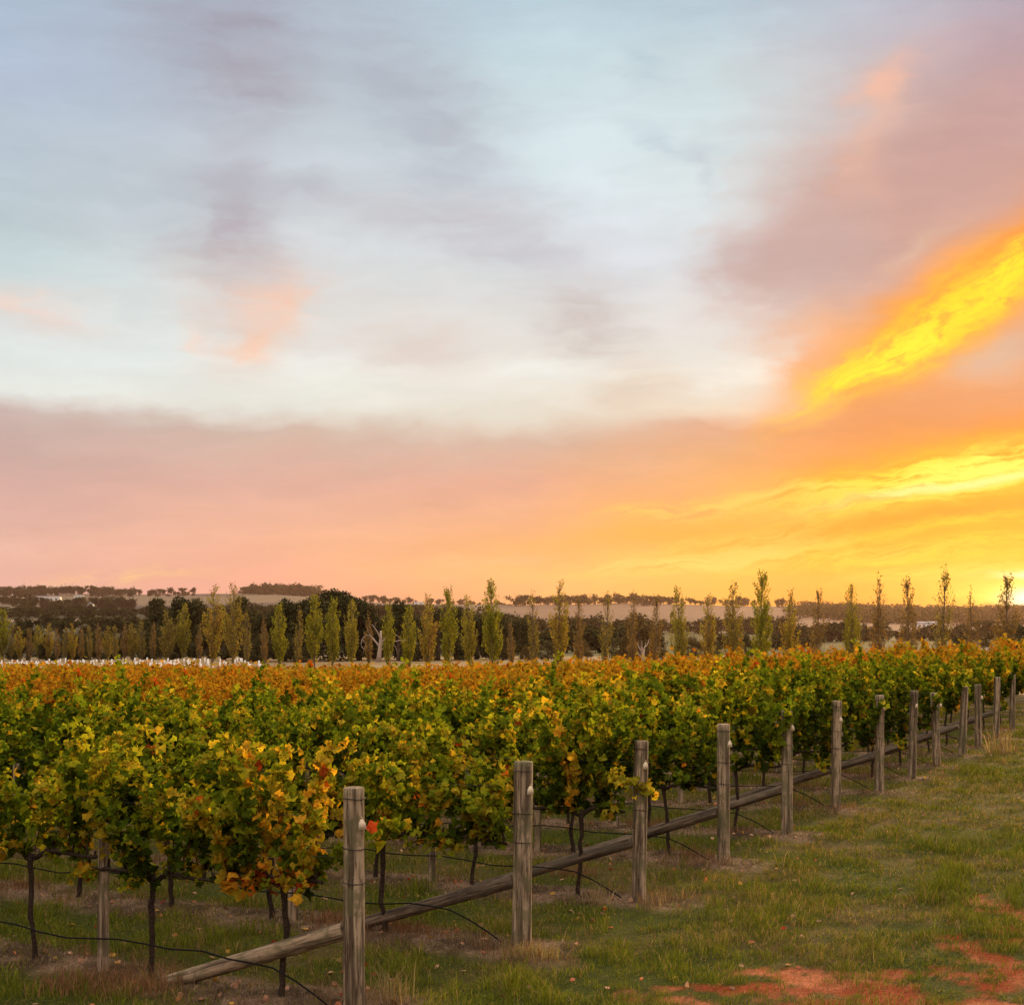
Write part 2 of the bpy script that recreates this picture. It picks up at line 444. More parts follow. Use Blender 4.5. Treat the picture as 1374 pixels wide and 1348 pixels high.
def dirt_mask(X, Y):
    n = fbm(X * 0.9, Y * 0.9, 3, 5) - 0.5
    m = np.zeros_like(X)
    for (px, py, sx, sy, a) in ((1140,1318,105,16,.9),(1075,1338,150,22,.85),(1175,1340,60,20,.9),(1330,1325,70,22,.8),(1300,1348,130,12,.8),(1365,1262,50,24,.75),(1374,1228,26,12,1.0),(980,1335,60,10,.6),(1325,1285,32,40,.72),(1345,1215,30,16,.45),(1000,1300,40,6,.35)):
        d = HC * F / (py - HY); x0 = (px - CX) / F * d
        ax = sx / F * d; ay = sy * d * d / (HC * F)
        m = np.maximum(m, a * np.exp(-((X - x0) / ax) ** 2 - ((Y - d) / ay) ** 2))
    n = n * 1.5 + (fbm(X * 2.2, Y * 4.4, 37, 5) - .5) * 1.8
    return sstep(0.36, 0.74, m * 1.05 + n + (fbm(X * 9, Y * 9, 57, 3) - .5) * .7) * (m > 0.05)

# ------------------------------------------------------------------ materials
def mat_new(name):
    m = bpy.data.materials.new(name); m.use_nodes = True
    t = NT(m.node_tree); t.n.clear()
    o = t.new('ShaderNodeOutputMaterial')
    return m, t, o
def principled(t, o, color, rough=0.8, spec=0.3, normal=None, metal=0.0):
    p = t.new('ShaderNodeBsdfPrincipled')
    t.put(p.inputs['Base Color'], color); t.put(p.inputs['Roughness'], rough)
    p.inputs['Specular IOR Level'].default_value = spec; p.inputs['Metallic'].default_value = metal
    if normal is not None: t.l.new(normal, p.inputs['Normal'])
    t.l.new(p.outputs[0], o.inputs[0])
    return p
def bump(t, h, strength=0.5, dist=0.02):
    b = t.new('ShaderNodeBump'); b.inputs['Strength'].default_value = strength; b.inputs['Distance'].default_value = dist
    t.l.new(h, b.inputs['Height']); return b.outputs[0]
def attr(t):
    a = t.new('ShaderNodeAttribute'); a.attribute_name = 'col'; return a

def leaf_material(name, trans=0.38, autumn=True, rough=0.5):
    m, t, o = mat_new(name)
    a = attr(t); c = a.outputs['Color']
    if autumn:
        oi = t.new('ShaderNodeObjectInfo')
        sp = t.new('ShaderNodeSeparateColor'); t.l.new(oi.outputs['Color'], sp.inputs[0])
        al = a.outputs['Alpha']
        f = t.smooth(t.m('SUBTRACT', t.m('MULTIPLY', sp.outputs[0], 1.6), al), -0.12, 0.12)
        rc = t.ramp(t.m('FRACT', t.m('MULTIPLY', al, 7.31)),
                    [(0, (.36, .25, .02, 1)), (.35, (.44, .22, .02, 1)), (.6, (.40, .16, .015, 1)), (.85, (.26, .11, .012, 1)), (1, (.46, .30, .03, 1))])
        c = t.mix(f, c, rc)
    g = t.new('ShaderNodeNewGeometry')
    nz = t.noise(g.outputs['Position'], 38.0, 2, 0.6)
    c = t.mix(1.0, c, t.ramp(nz, [(0.3, (.72,.72,.72,1)), (.7, (1.2,1.2,1.2,1))]), 'MULTIPLY')
    p = t.new('ShaderNodeBsdfDiffuse'); t.put(p.inputs['Color'], c)
    tr = t.new('ShaderNodeBsdfTranslucent'); t.put(tr.inputs[0], t.mix(1.0, c, (1.35, 1.3, 0.6, 1), 'MULTIPLY'))
    mx = t.new('ShaderNodeMixShader'); mx.inputs[0].default_value = trans
    t.l.new(p.outputs[0], mx.inputs[1]); t.l.new(tr.outputs[0], mx.inputs[2]); t.l.new(mx.outputs[0], o.inputs[0])
    return m
M = {}
M['vine_leaf'] = leaf_material('vine_leaf', .50)
M['tree_leaf'] = leaf_material('tree_leaf', 0.3, False, 0.6)
M['dark_leaf'] = leaf_material('dark_leaf', 0.12, False, 0.7)
M['grass'] = leaf_material('grass_blade', 0.25, False, 0.6)

def wood_material(name, light, dark, green):
    m, t, o = mat_new(name)
    tc = t.new('ShaderNodeTexCoord'); oi = t.new('ShaderNodeObjectInfo')
    mp = t.new('ShaderNodeMapping'); t.l.new(tc.outputs['Object'], mp.inputs[0]); mp.inputs['Scale'].default_value = (1, 1, 0.06)
    off = t.new('ShaderNodeVectorMath', operation='ADD'); t.l.new(mp.outputs[0], off.inputs[0])
    t.l.new(t.xyz(t.m('MULTIPLY', oi.outputs['Random'], 31.0), 0.0, t.m('MULTIPLY', oi.outputs['Random'], 17.0)), off.inputs[1])
    grain = t.noise(off.outputs[0], 70, 6, 0.65)
    streak = t.noise(off.outputs[0], 22, 4, 0.6)
    pm = t.new('ShaderNodeVectorMath', operation='ADD'); t.l.new(tc.outputs['Object'], pm.inputs[0])
    t.l.new(t.xyz(t.m('MULTIPLY', oi.outputs['Random'], 13.0), 0.0, 0.0), pm.inputs[1])
    patch = t.noise(pm.outputs[0], 5.5, 5, 0.6, 0.3)
    spots = t.noise(pm.outputs[0], 26, 4, 0.7)
    c = t.mix(t.smooth(streak, .38, .60), dark, light)
    c = t.mix(t.m('MULTIPLY', t.smooth(grain, .50, .64), .85), c, tuple(x * .42 for x in dark[:3]) + (1,))
    c = t.mix(t.m('MULTIPLY', t.smooth(patch, .48, .60), .65), c, green)
    c = t.mix(t.m('MULTIPLY', t.smooth(spots, .62, .74), .5), c, tuple(min(1, x * 1.5) for x in light[:3]) + (1,))
    h = t.m('MULTIPLY_ADD', streak, 1.0, t.m('MULTIPLY', grain, .6))
    principled(t, o, c, 0.88, 0.15, bump(t, h, 0.7, 0.006))
    return m
M['post'] = wood_material('weathered_post', (.48, .36, .24, 1), (.11, .078, .052, 1), (.14, .13, .065, 1))
M['brace'] = wood_material('brace_log', (.25, .185, .13, 1), (.075, .052, .038, 1), (.11, .095, .07, 1))

def plain_mat(name, c, rough=.7, spec=.3, metal=0.0, var=0.25, scale=20):
    m, t, o = mat_new(name)
    tc = t.new('ShaderNodeTexCoord'); n = t.noise(tc.outputs['Object'], scale, 5, .6)
    cc = t.mix(t.smooth(n, .3, .7), tuple(x * (1 - var) for x in c) + (1,), tuple(x * (1 + var) for x in c) + (1,))
    principled(t, o, cc, rough, spec, bump(t, n, .25, .01), metal)
    return m
M['bark'] = plain_mat('vine_bark', (.045, .031, .022), .95, .1, var=.5, scale=60)
M['cane'] = plain_mat('vine_cane', (.20, .085, .03), .7, .3)
M['tree_bark'] = plain_mat('tree_bark', (.16, .12, .085), .95, .1, var=.4, scale=8)
M['dead_wood'] = plain_mat('bleached_wood', (.42, .33, .27), .85, .2, var=.2, scale=4)
M['rubber'] = plain_mat('black_polythene', (.014, .013, .012), .8, .12)
M['wire'] = plain_mat('galvanised_wire', (.07, .06, .05), .8, .2)
M['tag'] = plain_mat('cream_card', (.80, .66, .48), .6, .3, var=.06)
M['guard'] = plain_mat('white_guard', (.92, .88, .86), .5, .4, var=.05)
M['wall'] = plain_mat('painted_wall', (.80, .78, .76), .7, .3, var=.06, scale=1)
M['roof'] = plain_mat('grey_roof', (.45, .44, .46), .6, .4, var=.1, scale=1)
M['dark'] = plain_mat('dark_opening', (.03, .03, .035), .5, .4)

def vcol_mat(name, near=True):
    m, t, o = mat_new(name)
    a = attr(t); g = t.new('ShaderNodeNewGeometry')
    n1 = t.noise(g.outputs['Position'], 22.0, 6, .7); n2 = t.noise(g.outputs['Position'], 2.6, 5, .6)
    c = t.mix(1.0, a.outputs['Color'], t.ramp(n1, [(.3, (.6,.6,.6,1)), (.7, (1.35,1.35,1.35,1))]), 'MULTIPLY')
    n3 = t.noise(g.outputs['Position'], 75.0, 4, .7); c = t.mix(1.0, c, t.ramp(n3, [(.35, (.55,.55,.55,1)), (.65, (1.3,1.3,1.3,1))]), 'MULTIPLY')
    c = t.mix(1.0, c, t.ramp(n2, [(.3, (.85,.85,.85,1)), (.7, (1.12,1.12,1.12,1))]), 'MULTIPLY')
    principled(t, o, c, .95, .08, bump(t, t.m('MULTIPLY_ADD', n3, .5, t.m('MULTIPLY_ADD', n2, 1.5, n1)), 1.0, .05))
    return m
M['ground'] = vcol_mat('ground')
M['stuffcol'] = M['dark_leaf']

# ------------------------------------------------------------------ ground (one sheet to the horizon)
def ground_color(X, Y, Z):
    n = fbm(X * .8, Y * .8, 8, 5); n2 = fbm(X * .23, Y * .23, 15, 4); n3 = fbm(X * 4, Y * 4, 41, 3)
    green = np.array([.078, .092, .017]); tan = np.array([.20, .13, .055]); soil = np.array([.12, .075, .046])
    red = np.array([.44, .085, .030]); pale = np.array([.64, .21, .095]); mulch = np.array([.38, .245, .16])
    k = sstep(.40, .58, n * .6 + n2 * .4)[..., None]
    k = k * (.35 + .65 * sstep(.35, .6, fbm(X * 3.3, Y * 3.3, 47, 4))[..., None]); c = green * (1 - k * .75) + tan * k * .75
    sm = strip_mask(X, Y)[..., None]
    mm = sstep(.35, .65, n3)[..., None]
    c = c * (1 - sm) + (mulch * mm + soil * (1 - mm)) * sm
    dm = dirt_mask(X, Y)[..., None]
    kk = sstep(.45, .7, fbm(X * 1.7, Y * 3.2, 23, 4))[..., None]
    c = c * (1 - dm) + (red * (1 - kk) + pale * kk) * dm
    # paddock and fields
    q = q_pop(X, Y)[..., None]
    pad = np.array([.36, .25, .13]) * (0.85 + .35 * fbm(X * .08, Y * .25, 61)[..., None])
    f = sstep(-2, -8, q - q_end(X)[..., None])
    c = c * (1 - f) + pad * f
    px = CX + F * X / np.maximum(Y, 1); r = Y
    yy = (HC - Z) / np.maximum(Y, 1) * F + HY
    far = sstep(300, 340, r)[..., None]
    wob = (fbm(X / 90, Y / 140, 91) - .5)
    gfield = np.array([.13, .12, .055]); tfield = np.array([.23, .145, .10]); purple = np.array([.10, .075, .07]); dark = np.array([.05, .035, .025])
    rt = sstep(640, 720, px + wob * 120)[..., None]
    a = sstep(1150, 1400, r * (1 + wob * .2))[..., None]
    right = gfield * (1 - a) + tfield * a
    w = (sstep(1040, 1110, px + wob * 60) * sstep(2050, 2250, r))[..., None]
    right = right * (1 - w) + dark * w
    wl = 1 + wob * .35; l1 = (sstep(1140, 1180, r * wl) * sstep(1330, 1290, r * wl))[..., None]
    patch = sstep(.47, .55, fbm(X / 420, Y / 700, 19, 3))[..., None]
    lh = purple * (1 - patch) + np.array([.20, .15, .10]) * patch
    left = np.array([.08, .07, .04]) * (1 - l1) + tfield * 1.5 * l1
    h = sstep(1900, 2300, r)[..., None]
    left = left * (1 - h) + lh * h
    fc = left * (1 - rt) + right * rt
    c = c * (1 - far) + fc * far
    side = ((np.abs(px - 687) > 1100) | (Y < 3))[..., None] & (np.hypot(X, Y) > 60)[..., None]
    return np.where(side, gfield * .7 + tan * .3, c)

def build_ground():
    fr = np.linspace(-29, 29, 420); rest = np.concatenate([np.linspace(29, 331, 76)[1:-1]])
    ang = np.radians(np.concatenate([fr, rest])); nA = len(ang)
    rad = [0.5, 2, 4, 6, 7.5, 8.5]
    while rad[-1] < 9000: rad.append(rad[-1] * (1.0095 if rad[-1] < 60 else 1.018))
    rad = np.array(rad); nR = len(rad)
    Rr, Aa = np.meshgrid(rad, ang, indexing='ij')
    X = Rr * np.sin(Aa); Y = Rr * np.cos(Aa)
    Z = zfun(X, Y)
    near = Rr < 70
    bumpz = (fbm(X * 1.6, Y * 1.6, 2, 4) - .5) * .07 + strip_mask(X, Y) * .03
    Z = Z + np.where(near, bumpz, 0)
    V = np.stack([X, Y, Z], -1).reshape(-1, 3)
    C = ground_color(X.ravel(), Y.ravel(), Z.ravel())
    C = np.concatenate([np.clip(C, 0, .9), np.zeros((len(C), 1))], 1)
    i, j = np.meshgrid(np.arange(nR - 1), np.arange(nA), indexing='ij')
    p = (i * nA + j).ravel(); q = (i * nA + (j + 1) % nA).ravel()
    T = np.concatenate([np.stack([p, q + nA, q], 1), np.stack([p, p + nA, q + nA], 1)])
    c0 = len(V); V = np.concatenate([V, [[0, 0, z1(0, 0.5)]]]); C = np.concatenate([C, C[:1]])
    jj = np.arange(nA); T = np.concatenate([T, np.stack([np.full(nA, c0), jj, (jj + 1) % nA], 1)])
    me = np_mesh('ground', V, T, C, M['ground'], True)
    o = link('ground', me); tag(o, kind='structure')
build_ground()

def gz(X, Y):
    """height with the small bumps of the near ground"""
    return zfun(X, Y) + (fbm(X * 1.6, Y * 1.6, 2, 4) - .5) * .07 + strip_mask(X, Y) * .03
def gz1(x, y): return float(gz(np.array([x]), np.array([y]))[0])

# ------------------------------------------------------------------ leaves
LEAF = np.array([(0,-.16),(.24,-.42),(.50,-.22),(.43,.02),(.56,.24),(.30,.34),(0,.60),(-.30,.34),(-.56,.24),(-.43,.02),(-.50,-.22),(-.24,-.42)])
LEAF6 = np.array([(0,-.35),(.50,-.15),(.40,.32),(0,.58),(-.40,.32),(-.50,-.15)])
LEAF4 = np.array([(0,-.45),(.5,.02),(0,.55),(-.5,.02)])
def leaf_template(kind):
    if kind == 2: o, ctr = LEAF, True
    elif kind == 1: o, ctr = LEAF6, True
    else: o, ctr = LEAF4, False
    z = -0.32 * np.abs(o[:, 0]) - 0.22 * o[:, 1] ** 2
    P = np.stack([o[:, 0], o[:, 1], z], 1); n = len(o)
    if ctr:
        P = np.concatenate([P, [[0, 0.05, 0.03]]])
        T = np.array([(n, i, (i + 1) % n) for i in range(n)])
    else:
        P[[0, 2], 2] += .1; T = np.array([(0, 1, 2), (0, 2, 3)])
    return P, T
def place_leaves(buf, pos, nrm, tip, size, col, kind, r):
    """pos, nrm, tip (n,3), size (n,), col (n,4)"""
    P, T = leaf_template(kind); n = len(pos); k = len(P)
    nrm = nrm / (np.linalg.norm(nrm, axis=1)[:, None] + 1e-9)
    tip = tip - (tip * nrm).sum(1)[:, None] * nrm; tip /= np.linalg.norm(tip, axis=1)[:, None] + 1e-9
    sd_ = np.cross(tip, nrm)
    zs = r.uniform(.3, 1.8, n)
    V = pos[:, None] + size[:, None, None] * (P[None, :, 0:1] * sd_[:, None] + P[None, :, 1:2] * tip[:, None] + P[None, :, 2:3] * zs[:, None, None] * nrm[:, None])
    if kind == 2: V = V + nrm[:, None] * (size * .22)[:, None, None] * r.normal(0, 1, (n, k, 1)) + r.normal(0, 1, (n, k, 3)) * (size * .05)[:, None, None]
    TT = (T[None] + (np.arange(n) * k)[:, None, None]).reshape(-1, 3)
    C = np.repeat(col, k, axis=0)
    if kind:
        C = C.reshape(n, k, 4).copy(); edge = r.uniform(.8, 1.35, (n, 1, 1)); C[:, :-1, :3] *= edge; C = C.reshape(-1, 4)
    buf.add(V.reshape(-1, 3), TT, C)

PAL = np.array([(.030,.046,.006),(.062,.094,.009),(.125,.170,.013),(.24,.26,.017),(.42,.32,.028),(.62,.33,.03),(.60,.19,.02),(.30,.045,.012)])
def vine_colors(n, hue, r):
    """hue 0..7 -> palette"""
    h = np.clip(hue, 0, 6.99); i = h.astype(int); f = (h - i)[:, None]
    c = PAL[i] * (1 - f) + PAL[np.minimum(i + 1, 7)] * f
    c *= r.uniform(.75, 1.3, (n, 1))
    return np.concatenate([c, r.uniform(0, 1, (n, 1))], 1)

def shoots(r, x0, x1, per_m, lmin, lmax, cz=0.82, tall=1.0, flat=False):
    """points along shoots: pos, frac, shoot id"""
    n = int(per_m * (x1 - x0)); PP = []; FF = []; II = []; paths = []
    heads = np.sort(r.uniform(x0 + .08, x1 - .08, max(3, int(3.2 * (x1 - x0))))); hh = r.uniform(.62, 1.12, len(heads)); hs_ = r.choice([-1, 1], len(heads))
    for i in range(n):
        x = x0 + (x1 - x0) * (i + r.uniform(0, 1)) / n
        hk = int(np.argmin(abs(heads - x))); 
        if not flat: x = x * .72 + heads[hk] * .28 + r.normal(0, .03)
        L = r.uniform(lmin, lmax) * tall * (.95 if flat else hh[hk])
        side = hs_[hk] if r.random() < .6 else -hs_[hk]
        d = np.array([r.normal(0, .28), side * abs(r.normal(.10, .16)), 1.0]); d /= np.linalg.norm(d)
        p = np.array([x, r.normal(0, .04), cz + r.uniform(-.04, .08)]); st = .05; m = int(L / st)
        rk_ = r.random()
        if rk_ < .20: d = np.array([r.normal(0, .6), side * .8, r.uniform(-.5, .2)]); d /= np.linalg.norm(d); m = int(m * .5)
        elif rk_ > .88: m = int(m * 1.15); d[2] += .6; d /= np.linalg.norm(d)
        droop = r.uniform(.3, 1.1) * (.15 if rk_ > .88 else 1); pts = [p.copy()]
        for k in range(m):
            f = k / m
            d = d + np.array([r.normal(0, .10), r.normal(0, .09) + side * .05 * f, -.30 * droop * max(0, f - .52) ** 1.0])
            d /= np.linalg.norm(d); p = p + d * st; pts.append(p.copy())
            if p[2] > (2.05 if rk_ > .88 else 1.85) * tall: d[2] -= .3
        pts = np.array(pts); paths.append(pts)
        PP.append(pts); FF.append(np.linspace(0, 1, len(pts))); II.append(np.full(len(pts), i))
    return np.concatenate(PP), np.concatenate(FF), np.concatenate(II), paths

def foliage(r, x0, x1, kind, per_m=17, lmin=.62, lmax=1.42, size=.078, tall=1.0, dens=1.0, hue0=2.0, gold=0.0, canes=True, reps=4, flat=False):
    b = Buf()
    P, Fr, Id, paths = shoots(r, x0, x1, per_m, lmin, lmax, tall=tall, flat=flat)
    nsh = Id.max() + 1
    sh = r.normal(0, .45, nsh); hot = (r.random(nsh) < (.05 + gold)).astype(float) * r.uniform(1.4, 3.2, nsh)
    P = np.repeat(P, reps, axis=0); Fr = np.repeat(Fr, reps); Id = np.repeat(Id, reps)
    keep = r.random(len(P)) < dens * (0.65 + .35 * Fr); P, Fr, Id = P[keep], Fr[keep], Id[keep]
    n = len(P)
    off = r.normal(0, 1, (n, 3)); off[:, 1] *= 1.25; off /= np.linalg.norm(off, axis=1)[:, None]
    pos = P + off * r.uniform(.02, .095, (n, 1))
    out = np.stack([off[:, 0] * .5, np.sign(pos[:, 1] + off[:, 1] * .05) * .75, np.full(n, .45) + .5 * Fr], 1)
    nrm = out + r.normal(0, .62, (n, 3))
    tip = np.stack([r.normal(0, .5, n), r.normal(0, .3, n), -np.ones(n)], 1)
    top = Fr > .85
    tip[top] += np.array([0, 0, 1.2]) * r.uniform(0, 1, (top.sum(), 1))
    sz = size * r.uniform(.6, 1.25, n) * np.where(Fr > .85, .75, 1.0)
    z = pos[:, 2]
    hue = hue0 - 1.0 + sh[Id] + (Fr - .5) * 2.5 + .35 + (r.random(n) - .5) * np.where(kind, 2.4, 1.6) + hot[Id] * (1.15 - Fr)  # shoot tips brighter, inner leaves darker: canopy lighting put into the leaf colour
    low = sstep(1.05, .75, z); hue += low * (r.random(n) < .30) * r.uniform(1, 3.6, n)
    hue += (r.random(n) < .02) * r.uniform(1.5, 3.8, n)
    place_leaves(b, pos, nrm, tip, sz, vine_colors(n, hue, r), kind, r)
    if canes:
        for pts in paths:
            if len(pts) > 4: b.tube(pts[::3], np.linspace(.006, .003, len(pts[::3])), 3, (.14, .055, .02, 2.0), False)
    return b

def trunk_buf(r, h=.80):
    b = Buf(); n = 12
    z = np.linspace(-.08, h, n)
    w = np.cumsum(r.normal(0, .009, (n, 2)), 0); w -= w[0]
    pts = np.stack([w[:, 0], w[:, 1], z], 1)
    rad = .018 + .006 * r.random(n) + .010 * np.exp(-(z + .05) / .08) + .007 * sstep(h - .15, h, z)
    b.tube(pts, rad, 8); return b, pts[-1]
def cordon_buf(r, top, x0, x1, h=.82):
    b = Buf()
    for e in (x0, x1):
        if abs(e) < .15: continue
        n = 14; s = np.linspace(0, 1, n)
        x = top[0] + (e - top[0]) * s
        z = top[2] - .05 + (h - top[2] + .05) * sstep(0, .25, s) + np.cumsum(r.normal(0, .006, n))
        y = top[1] * (1 - s) + np.cumsum(r.normal(0, .005, n))
        b.tube(np.stack([x, y, z], 1), .020 * (1 - .45 * s) + .005 * r.random(n), 7)
    for i in range(int((x1 - x0) / .13)):
        x = r.uniform(x0, x1); hgt = r.uniform(.04, .10)
        b.tube([(x, 0, h - .01), (x + r.normal(0, .015), r.normal(0, .02), h + hgt)], [.014, .008], 5)
    return b

VROT = math.atan2(RD[1], RD[0])
class VineKind:
    def __init__(s, seed, kind, x0=-.66, x1=.66, **k):
        r = np.random.default_rng(seed)
        tb, top = trunk_buf(r)
        s.trunk = tb.mesh('trunk', M['bark'], True)
        s.cordon = cordon_buf(r, top, x0, x1).mesh('cordon', M['bark'], True)
        s.fol = foliage(r, x0, x1, kind, **k).mesh('foliage', M['vine_leaf'])
near_kinds = [VineKind(100 + i, 2, tall=tl, hue0=h0, gold=g, per_m=pm, dens=dn) for i, (tl, h0, g, pm, dn) in enumerate(
    [(1.0,2.1,.02,14,.92),(1.08,1.8,.04,14,.95),(.90,2.2,.08,13,.9),(1.02,2.5,.05,13,.92),(.95,1.7,.03,14,.95),(1.12,2.2,.10,13,.9)])]
mid_kinds = [VineKind(200 + i, 2, tall=tl, hue0=h0, gold=g, size=.106, per_m=13, canes=False, reps=2) for i, (tl, h0, g) in enumerate(
    [(1.0,2.0,.03),(1.08,1.7,.04),(.88,2.2,.08),(1.02,2.5,.05),(.95,1.7,.03),(1.12,2.1,.08)])]
row1_end = VineKind(301, 2, -.40, .60, tall=.84, hue0=2.9, gold=.42, per_m=19, dens=1)       # golden plant by the front post
row2_end = VineKind(302, 2, -1.16, .66, tall=.72, flat=True, lmin=.5, lmax=1.0, hue0=2.5, gold=.10, per_m=20)   # trimmed flat, reaching to its post
row3_end = VineKind(303, 2, -.50, .66, tall=1.05, hue0=2.4, gold=.30, per_m=17)

def autumn(X, Y):
    s = X * RN[0] + Y * RN[1]; t = X * RD[0] + Y * RD[1] - 5.8
    v = (s * .8 + 1.8 * t - 33.5) / 14 + (vnoise(np.asarray(X) * .35, np.asarray(Y) * .35, 51) - .5) * .5
    return np.clip(v, 0, 1)

cand = []
for i in range(len(ROWS)):
    k = 0
    t = {1: 1.36}.get(i, .66)
    while t < 120:
        x, y = rowpos(i, t)
        if y > 100: break
        u = (x) / max(y, .1)
        if y > 1 and q_pop(x, y) > q_end(x) and y < 97 and -.348 - 2.2 / y < u < .348 + 1.6 / y:
            cand.append((math.hypot(x, y), i, k, t, x, y))
        k += 1; t += 1.2
cand.sort()
chosen = cand[:300]; rest = cand[300:]
vr = np.random.default_rng(5)
GROUPV = 'grapevines trained along the trellis rows'
for d, i, k, t, x, y in chosen:
    if i == 0 and k == 0: kd = row1_end
    elif i == 1 and k == 0: kd = row2_end
    elif i == 2 and k == 0: kd = row3_end
    elif d < 17.5: kd = near_kinds[vr.integers(6)]
    else: kd = mid_kinds[vr.integers(6)]
    flip = kd not in (row1_end, row2_end, row3_end) and vr.random() < .5
    z = gz1(x, y)
    v = empty('grapevine', (x, y, z), VROT + (math.pi if flip else 0))
    # the row's own +x points away from the headland, so the post is on -x
    sz = vr.uniform(.92, 1.08)
    if i == 0: sz = {0: 1.05, 1: .98, 2: 1.04, 3: 1.08, 4: 1.10}.get(k, 1.0)
    v.scale = (.95 if k == 0 and i > 2 else 1.03 if i or k else 1.0, vr.uniform(.95, 1.2), sz)
    hue = ['green', 'yellow-green', 'golden'][min(2, int(autumn(x, y) * 3))]
    if kd is row1_end: lab = 'golden and orange leaved grapevine right beside the front end post'
    elif kd is row2_end: lab = 'low flat-topped grapevine between the two nearest end posts'
    elif kd is row3_end: lab = 'orange-flecked grapevine hanging beside the third end post from the front'
    else: lab = '%s grapevine, %s in from the end post of the %s row from the front' % (hue, nth(k + 1), nth(i + 1))
    tag(v, lab, 'grapevine', GROUPV)
    f = link('foliage', kd.fol, v); a = float(autumn(x, y)) * .9 + .03
    f.color = (a, a, a, 1)
    if d < 30 and (i <= 9 or k == 0):
        link('trunk', kd.trunk, v); link('cordon', kd.cordon, v)
    elif i <= 14: link('trunk', kd.trunk, v)

# the many vines farther back: one sheet of foliage over the far rows
def far_vines():
    b = Buf(); r = np.random.default_rng(9)
    P = []; S = []; Cc = []
    for d, i, k, t, x, y in rest:
        n = int(330 * min(1, 34 / d) + 80)
        z = z1(x, y)
        tall = r.uniform(.86, 1.12)
        lx = r.uniform(-.65, .65, n)
        prof = 1.58 + .34 * np.sin(lx * 4.6 + r.uniform(0, 6)) + r.normal(0, .10, n) + .22 * (r.random(n) < .12)
        lz = np.where(r.random(n) < .72, prof * tall - np.abs(r.normal(0, .22, n)), r.uniform(.8, 1.6, n))
        ly = r.normal(0, .24, n) * np.clip(1.9 - lz * .5, .5, 1.2)
        X = x + RD[0] * lx + RN[0] * ly; Y = y + RD[1] * lx + RN[1] * ly
        P.append(np.stack([X, Y, z + lz], 1)); S.append(np.full(n, .13 + .0016 * max(0, d - 30)) * r.uniform(.7, 1.25, n))
        a = float(autumn(x, y)); hue = 1.45 + r.normal(0, .35) + r.normal(0, .6, n) + np.maximum(lz - prof * tall + .15, -.3) * 3.2
        g = r.random(n) < a * 1.15
        hue = np.where(g, r.normal(4.7, .7, n), np.maximum(hue, 1.0 + 2 * a))
        c = vine_colors(n, hue, r)
        c[:, :3] *= np.where(g, .66, .9)[:, None]
        Cc.append(c)
    P = np.concatenate(P); S = np.concatenate(S); Cc = np.concatenate(Cc); Cc[:, 3] = 2.0
    n = len(P)
    nrm = np.stack([r.normal(0, .6, n), r.normal(-.25, .6, n), np.full(n, .6)], 1)
    tip = np.stack([r.normal(0, 1, n), r.normal(0, 1, n), r.normal(-.6, .6, n)], 1)
    place_leaves(b, P, nrm, tip, S, Cc, 0, r)
    o = b.build('distant_vine_rows', M['vine_leaf']); o.color = (0, 0, 0, 1)
    tag(o, 'mass of orange and green vine tops filling the back of the vineyard', 'vines', kind='stuff')
far_vines()

